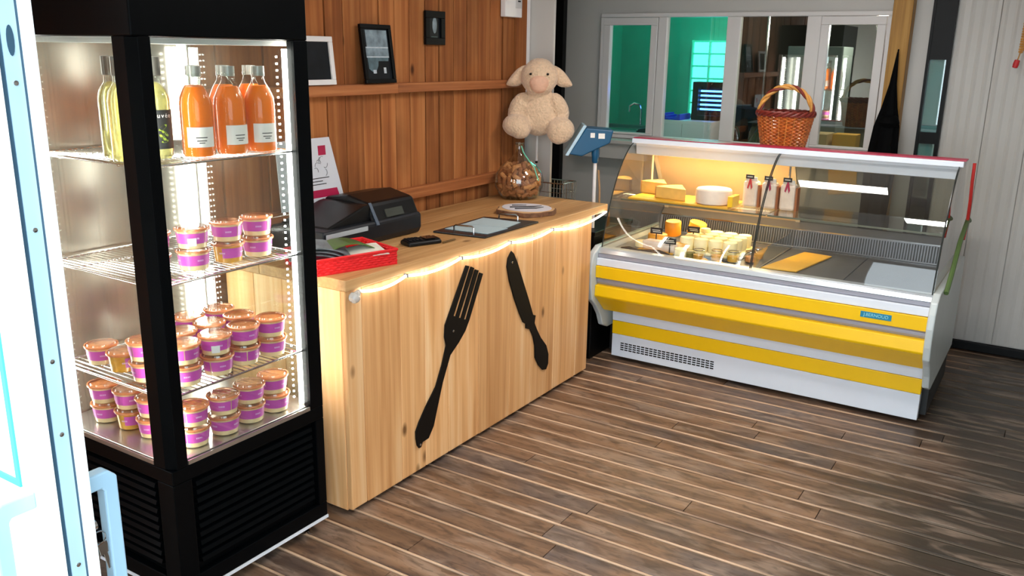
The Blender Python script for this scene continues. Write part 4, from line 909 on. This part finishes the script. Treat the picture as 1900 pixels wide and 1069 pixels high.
def bagm(x, y, lab, rib):
    t = thing('cheese_bag', lab, 'bag', (x, y, sy))
    MB().prism([(-.036,-.03),(.036,-.03),(.036,.03),(-.036,.03)], 'z', 0, .125).obj('bag_body', mat('milky_plastic_bag', (222,204,186), .3, var=.1, scale=25, coat=.3), t, bevel=.012)
    MB().prism([(-.030,0),(.030,0),(.026,.022),(-.026,.022)], 'y', -.004, .004).obj('bag_top', M_pap, t).location = (0, -.01, .122)
    MB().box(-.022, .018, -.037, -.034, .138, .158).obj('black_label', M_tag, t); MB().box(-.015, .011, -.0375, -.037, .146, .150).obj('lettering', M_chalk, t)
    MB().prism([(-.004,.138),(.004,.138),(.012,.098),(.006,.085),(.0,.115),(-.008,.088),(-.014,.094)], 'y', -.034, -.0315).obj('red_ribbon', M_crim if rib else mat('red_ribbon', (190,40,40), .4), t)
    MB().box(.036, .046, -.022, .022, .0, .11).obj('side_strip', mat('brown_paper_side', (150,84,36), .6), t)
for i, (x, w_) in enumerate(((-1.270, 'left'), (-1.180, 'middle'))): bagm(x-.01, 4.17, f'milky bag with black label and red ribbon, {w_} of the three on the glass shelf', i)
bagm(-1.10+.0, 4.17, 'milky bag with black label and red ribbon, right of the three on the glass shelf', 1)
dz = .5975
fresh = MB().lathe([(0,0),(.030,0),(.034,.004),(.036,.056),(.032,.062),(0,.063)], n=22).mesh('fresh_cheese', M_fresh, True)
rowN = ('front', 'second', 'third', 'back'); colN = ('left end', 'second from left', 'second from right', 'right end')
tray = tag(MB().box(-.17,.17,-.165,.165,0,.006).obj('metal_tray', M_deck, bevel=.002), 'metal tray under the block of small white cheeses', 'tray'); tray.location = (-1.435, 4.15, dz)
for r_ in range(4):
    for c_ in range(4):
        o = inst(fresh, 'small_white_cheese', None, (-1.545+c_*.0735, 4.05+r_*.0735, dz+.0065+.012))
        tag(o, f'small white drum cheese, {rowN[r_]} row, {colN[c_]}, in the sixteen cheese block', 'cheese', 'block of sixteen small white cheeses')
blk = tag(MB().box(-.152,.152,-.152,.152,0,.012).obj('white_liner', M_fresh, bevel=.003), 'white liner below the sixteen small white cheeses', 'liner'); blk.location = (-1.435, 4.16, dz+.0062)
def drum(r, h, x, y, z, m, lab, rx=0, ry=0):
    o = MB().lathe([(0,0),(r*.9,0),(r,h*.08),(r,h*.92),(r*.9,h),(0,h*1.01)], n=24).obj('goat_cheese', m, smooth=True); o.location = (x, y, z); o.rotation_euler = (rx, ry, 0)
    return tag(o, lab, 'cheese', 'goat cheeses at the left of the deck')
drum(.042,.075,-1.69,4.22,dz+.045,M_or,'tall orange drum cheese at the back of the left heap, left of its pair',.1)
drum(.045,.070,-1.60,4.30,dz+.045,M_or,'orange drum cheese leaning on its neighbour behind the black price tag',.0,.25)
drum(.026,.05,-1.515,4.22,dz+.05,M_fresh,'small cream drum cheese right of the leaning orange drum')
drum(.05,.045,-1.72,4.09,dz+.025,M_or,'flat orange round cheese with black tag at the left of the deck')
drum(.035,.03,-1.765,4.0,dz+.012,M_fresh,'small flat cream cheese nearest the left case end')
drum(.034,.032,-1.56,4.02,dz+.02,M_or,'flat orange cheese just in front of the white cheese block, left')
drum(.03,.045,-1.53,3.935,dz,M_fresh,'small cream drum cheese at the front glass before the white block')
drum(.026,.028,-1.485,3.95,dz,mat('herb_cheese',(120,112,50),.6,var=.3,scale=60),'small green herb cheese near the front glass')
lo = tag(MB().prism([(-.10,-.03),(.08,-.045),(.09,.02),(-.09,.04)], 'z', 0, .045).obj('cheese_log', M_tom, bevel=.01), 'long pale cheese log with tags in front of the orange drums', 'cheese'); lo.location = (-1.655, 4.0, dz+.008)
ly = tag(MB().box(-.10,.09,-.14,.12,0,.008).obj('yellow_mat', M_boardy, bevel=.002), 'yellow mat under the left heap of goat cheeses', 'mat'); ly.location = (-1.68, 4.08, dz); ly.rotation_euler = (0,0,.1)
tag(MB().tube([(-1.83,3.90,dz+.01),(-1.78,3.885,dz+.022),(-1.74,3.89,dz+.012),(-1.69,3.885,dz+.018),(-1.62,3.885,dz+.024),(-1.57,3.89,dz+.01)], .009, 8).obj('black_cloth_roll', M_tag, smooth=True), 'black rolled edge of cloth along the front of the left cheeses', 'cloth')
def tagcard(x, y, z, lab, rz=0.15):
    t = thing('price_tag', lab, 'price tag', (x, y, z), rz); t.scale = (1.3, 1, 1.2)
    MB().box(-.024, .024, -.001, .001, .02, .046).obj('card', M_tag, t); MB().box(-.002, .002, -.001, .001, -.03, .02).obj('pin', M_tag, t)
    MB().box(-.017, .015, -.0016, -.001, .034, .037).box(-.014, .018, -.0016, -.001, .027, .030).obj('chalk_lettering', M_chalk, t)
tagcard(-1.705, 4.035, dz+.055, 'black price tag at the left over the flat orange cheese'); tagcard(-1.545, 4.13, dz+.065, 'black price tag beside the leaning orange drum cheese'); tagcard(-1.595, 3.95, dz+.03, 'black price tag lowest, near the front glass')
# glass jars and small yoghurts in front right of the block
def jar(x, y, lab, m):
    t = thing('small_jar', lab, 'jar', (x, y, dz), 0, 'small glass jars before the white block')
    MB().lathe([(.026,0),(.03,.004),(.03,.04),(.025,.048),(.025,.052)], n=20, cap=False).obj('glass', G_bot, t, smooth=True)
    MB().lathe([(0,.003),(.027,.004),(.027,.028),(0,.029)], n=20).obj('contents', m, t, smooth=True)
    MB().tube([(.0265*math.cos(a), .0265*math.sin(a), .052) for a in [i*PI/8 for i in range(16)]], .0022, 6, closed=True).obj('rim', M_chrome, t)
jar(-1.435, 3.93, 'glass jar with brown contents in front of the white block, left', M_gold); jar(-1.36, 3.97, 'glass jar with orange contents in front of the white block, centre', M_or)
jar(-1.285, 3.99, 'glass jar with yellow contents in front of the white block, right', M_boardy); jar(-1.215, 4.04, 'glass jar beside the glass divider, front', M_orng); jar(-1.21, 4.13, 'glass jar beside the glass divider, behind', M_orng)
for x, y, w_ in ((-1.395, 3.90, 'left'), (-1.32, 3.895, 'right')):
    o = MB().lathe([(0,.0),(.018,0),(.022,.006),(.016,.014),(.007,.02),(0,.021)], n=18).obj('yellow_cheese_drop', M_or, smooth=True); o.location = (x, y, dz); tag(o, f'small yellow cheese at the front glass, {w_} of the two', 'cheese')
yb_ = tag(MB().prism([(-.10,-.24),(.06,-.22),(.12,.20),(-.02,.22)], 'z', 0, .008).obj('yellow_board', M_boardy, bevel=.003), 'empty yellow board on the deck right of the glass divider', 'board'); yb_.location = (-1.035, 4.18, dz)

# ================================================================= wicker basket
M_wk = mat('red_brown_wicker', (178,92,34), .45, var=.4, scale=40, coat=.2); M_wk2 = mat('golden_wicker', (198,140,66), .5, var=.25, scale=30); M_wk3 = mat('dark_red_wicker', (112,34,22), .5, var=.3, scale=40)
bz = 1.1185; bs = thing('wicker_basket', 'red brown wicker basket with twisted handle on top of the cheese case', 'basket', (-1.195, 4.325, bz), .1)
bs.scale = (1.04,.88,1.07)
H = .168
def rad(z): return .093+(.127-.093)*z/H
wv = MB(); N_ = 22
for j in range(19):
    z = .006+j*(H-.03)/18
    wv.tube([((rad(z)+(.0048 if (i+j) % 2 else -.0048))*math.cos(2*PI*i/44*2/2), (rad(z)+(.0048 if (i+j) % 2 else -.0048))*math.sin(2*PI*i/44), z) for i in range(44)], .0042, 6, closed=True)
wv.obj('wicker_weave', M_wk, bs, kind='stuff')
stk = MB()
for i in range(22):
    a = 2*PI*(i*2+.5)/44; stk.tube([(rad(0)*math.cos(a), rad(0)*math.sin(a), .0), (rad(H-.02)*math.cos(a), rad(H-.02)*math.sin(a), H-.02)], .003, 6)
stk.obj('wicker_stake', M_wk2, bs, kind='stuff')
for ph_ in (0, 2.1, 4.2):
    MB().tube([((rad(H)+.005*math.cos(8*a+ph_))*math.cos(a), (rad(H)+.005*math.cos(8*a+ph_))*math.sin(a), H-.01+.008*math.sin(8*a+ph_)) for a in [2*PI*i/96 for i in range(96)]], .0065, 6, closed=True).obj('rim_strand', M_wk3, bs, smooth=True)
MB().lathe([(.09,0),(.09,.006),(0,.0065)], n=24).obj('basket_floor', M_wk, bs)
for ph_ in (0, 2.1, 4.2):
    pts = []
    for i in range(49):
        a = PI*i/48; t = i/48*2*PI*3.2+ph_; rr_ = .0065
        pts.append(((.122+rr_*math.cos(t))*math.cos(a), rr_*math.sin(t), H-.025+(.132+rr_*math.cos(t))*math.sin(a)))
    MB().tube(pts, .0068, 8).obj('handle_strand', M_wk2 if ph_ != 4.2 else M_wk3, bs, smooth=True)
# umbrella leaning
um = thing('closed_umbrella', 'closed black umbrella standing upright against the yellow post', 'umbrella', (-.868, 4.98, 0))
pt = []
n = 14
for j, (z, r) in enumerate(((.06,.008),(.10,.03),(.5,.05),(1.0,.068),(1.2,.055),(1.30,.034),(1.42,.016),(1.585,.004))):
    pt.append((z, r))
vs = []; fs = []
for j, (z, r) in enumerate(pt):
    off = .02+.1*(z-.06)/1.5
    for i in range(n*2): a = 2*PI*i/(n*2); q = r*(1+(.22 if i % 4 == 0 else -.08 if i % 4 == 2 else 0)); vs.append((q*math.cos(a)+(z-.8)*.02, q*.8*math.sin(a)+off, z))
for j in range(len(pt)-1):
    for i in range(n*2): fs.append((j*2*n+i, j*2*n+(i+1) % (2*n), (j+1)*2*n+(i+1) % (2*n), (j+1)*2*n+i))
M_umb = mat('black_umbrella_cloth', (4,4,5), .8, spec=.1)
MB().add(vs, fs).obj('canopy', M_umb, um, smooth=True); MB().tube([(-.02,.02,0),(.016,.125,1.6)], .004, 8).obj('shaft', M_umb, um)
MB().lathe([(.045,.0),(.055,.02),(.045,.05),(.03,.06)], (.02,.085,1.20), 14).obj('strap_bulge', M_umb, um, smooth=True)
# hanging cone ornament
cn = thing('hanging_cone', 'woven wicker cone with red tip hanging on the panel wall at the top right', 'ornament', (-.302, 5.14, 1.535)); cn.rotation_euler = (0, .19, 0)
wv = MB()
for j in range(34):
    z = .06+j*.012; r = .004+.0022*j*.9
    wv.tube([((r+(.0015 if (i+j) % 2 else -.001))*math.cos(2*PI*i/20), (r+(.0015 if (i+j) % 2 else -.001))*math.sin(2*PI*i/20), z) for i in range(20)], .006, 6, closed=True)
wv.obj('wicker_weave', M_wk2, cn, kind='stuff')
MB().tube([(0,0,.02),(0,0,.07)], .003, 6).obj('cord', M_wk2, cn); MB().lathe([(0,-.02),(.012,-.018),(.014,.0),(.012,.02),(0,.022)], n=12).obj('red_tip', mat('red_tip', (196,40,44), .5), cn, smooth=True)
MB().tube([(0,0,.46),(0,.06,.52)], .002, 6).obj('hanging_cord', M_wk2, cn)
# housings of the added fill lamps, unseen above the frame
for i, (x, y) in enumerate(((-.6, 2.6), (-1.1, 3.5))):
    t = thing('fill_lamp', ('housing of an added unseen fill lamp nearer the door', 'housing of an added unseen fill lamp nearer the windows')[i], 'lamp', (x, y, 2.28))
    MB().box(-.62, .62, -.09, .09, .02, .07).obj('housing', M_white, t); 
for me in list(bpy.data.meshes):
    if me.users == 0: bpy.data.meshes.remove(me)
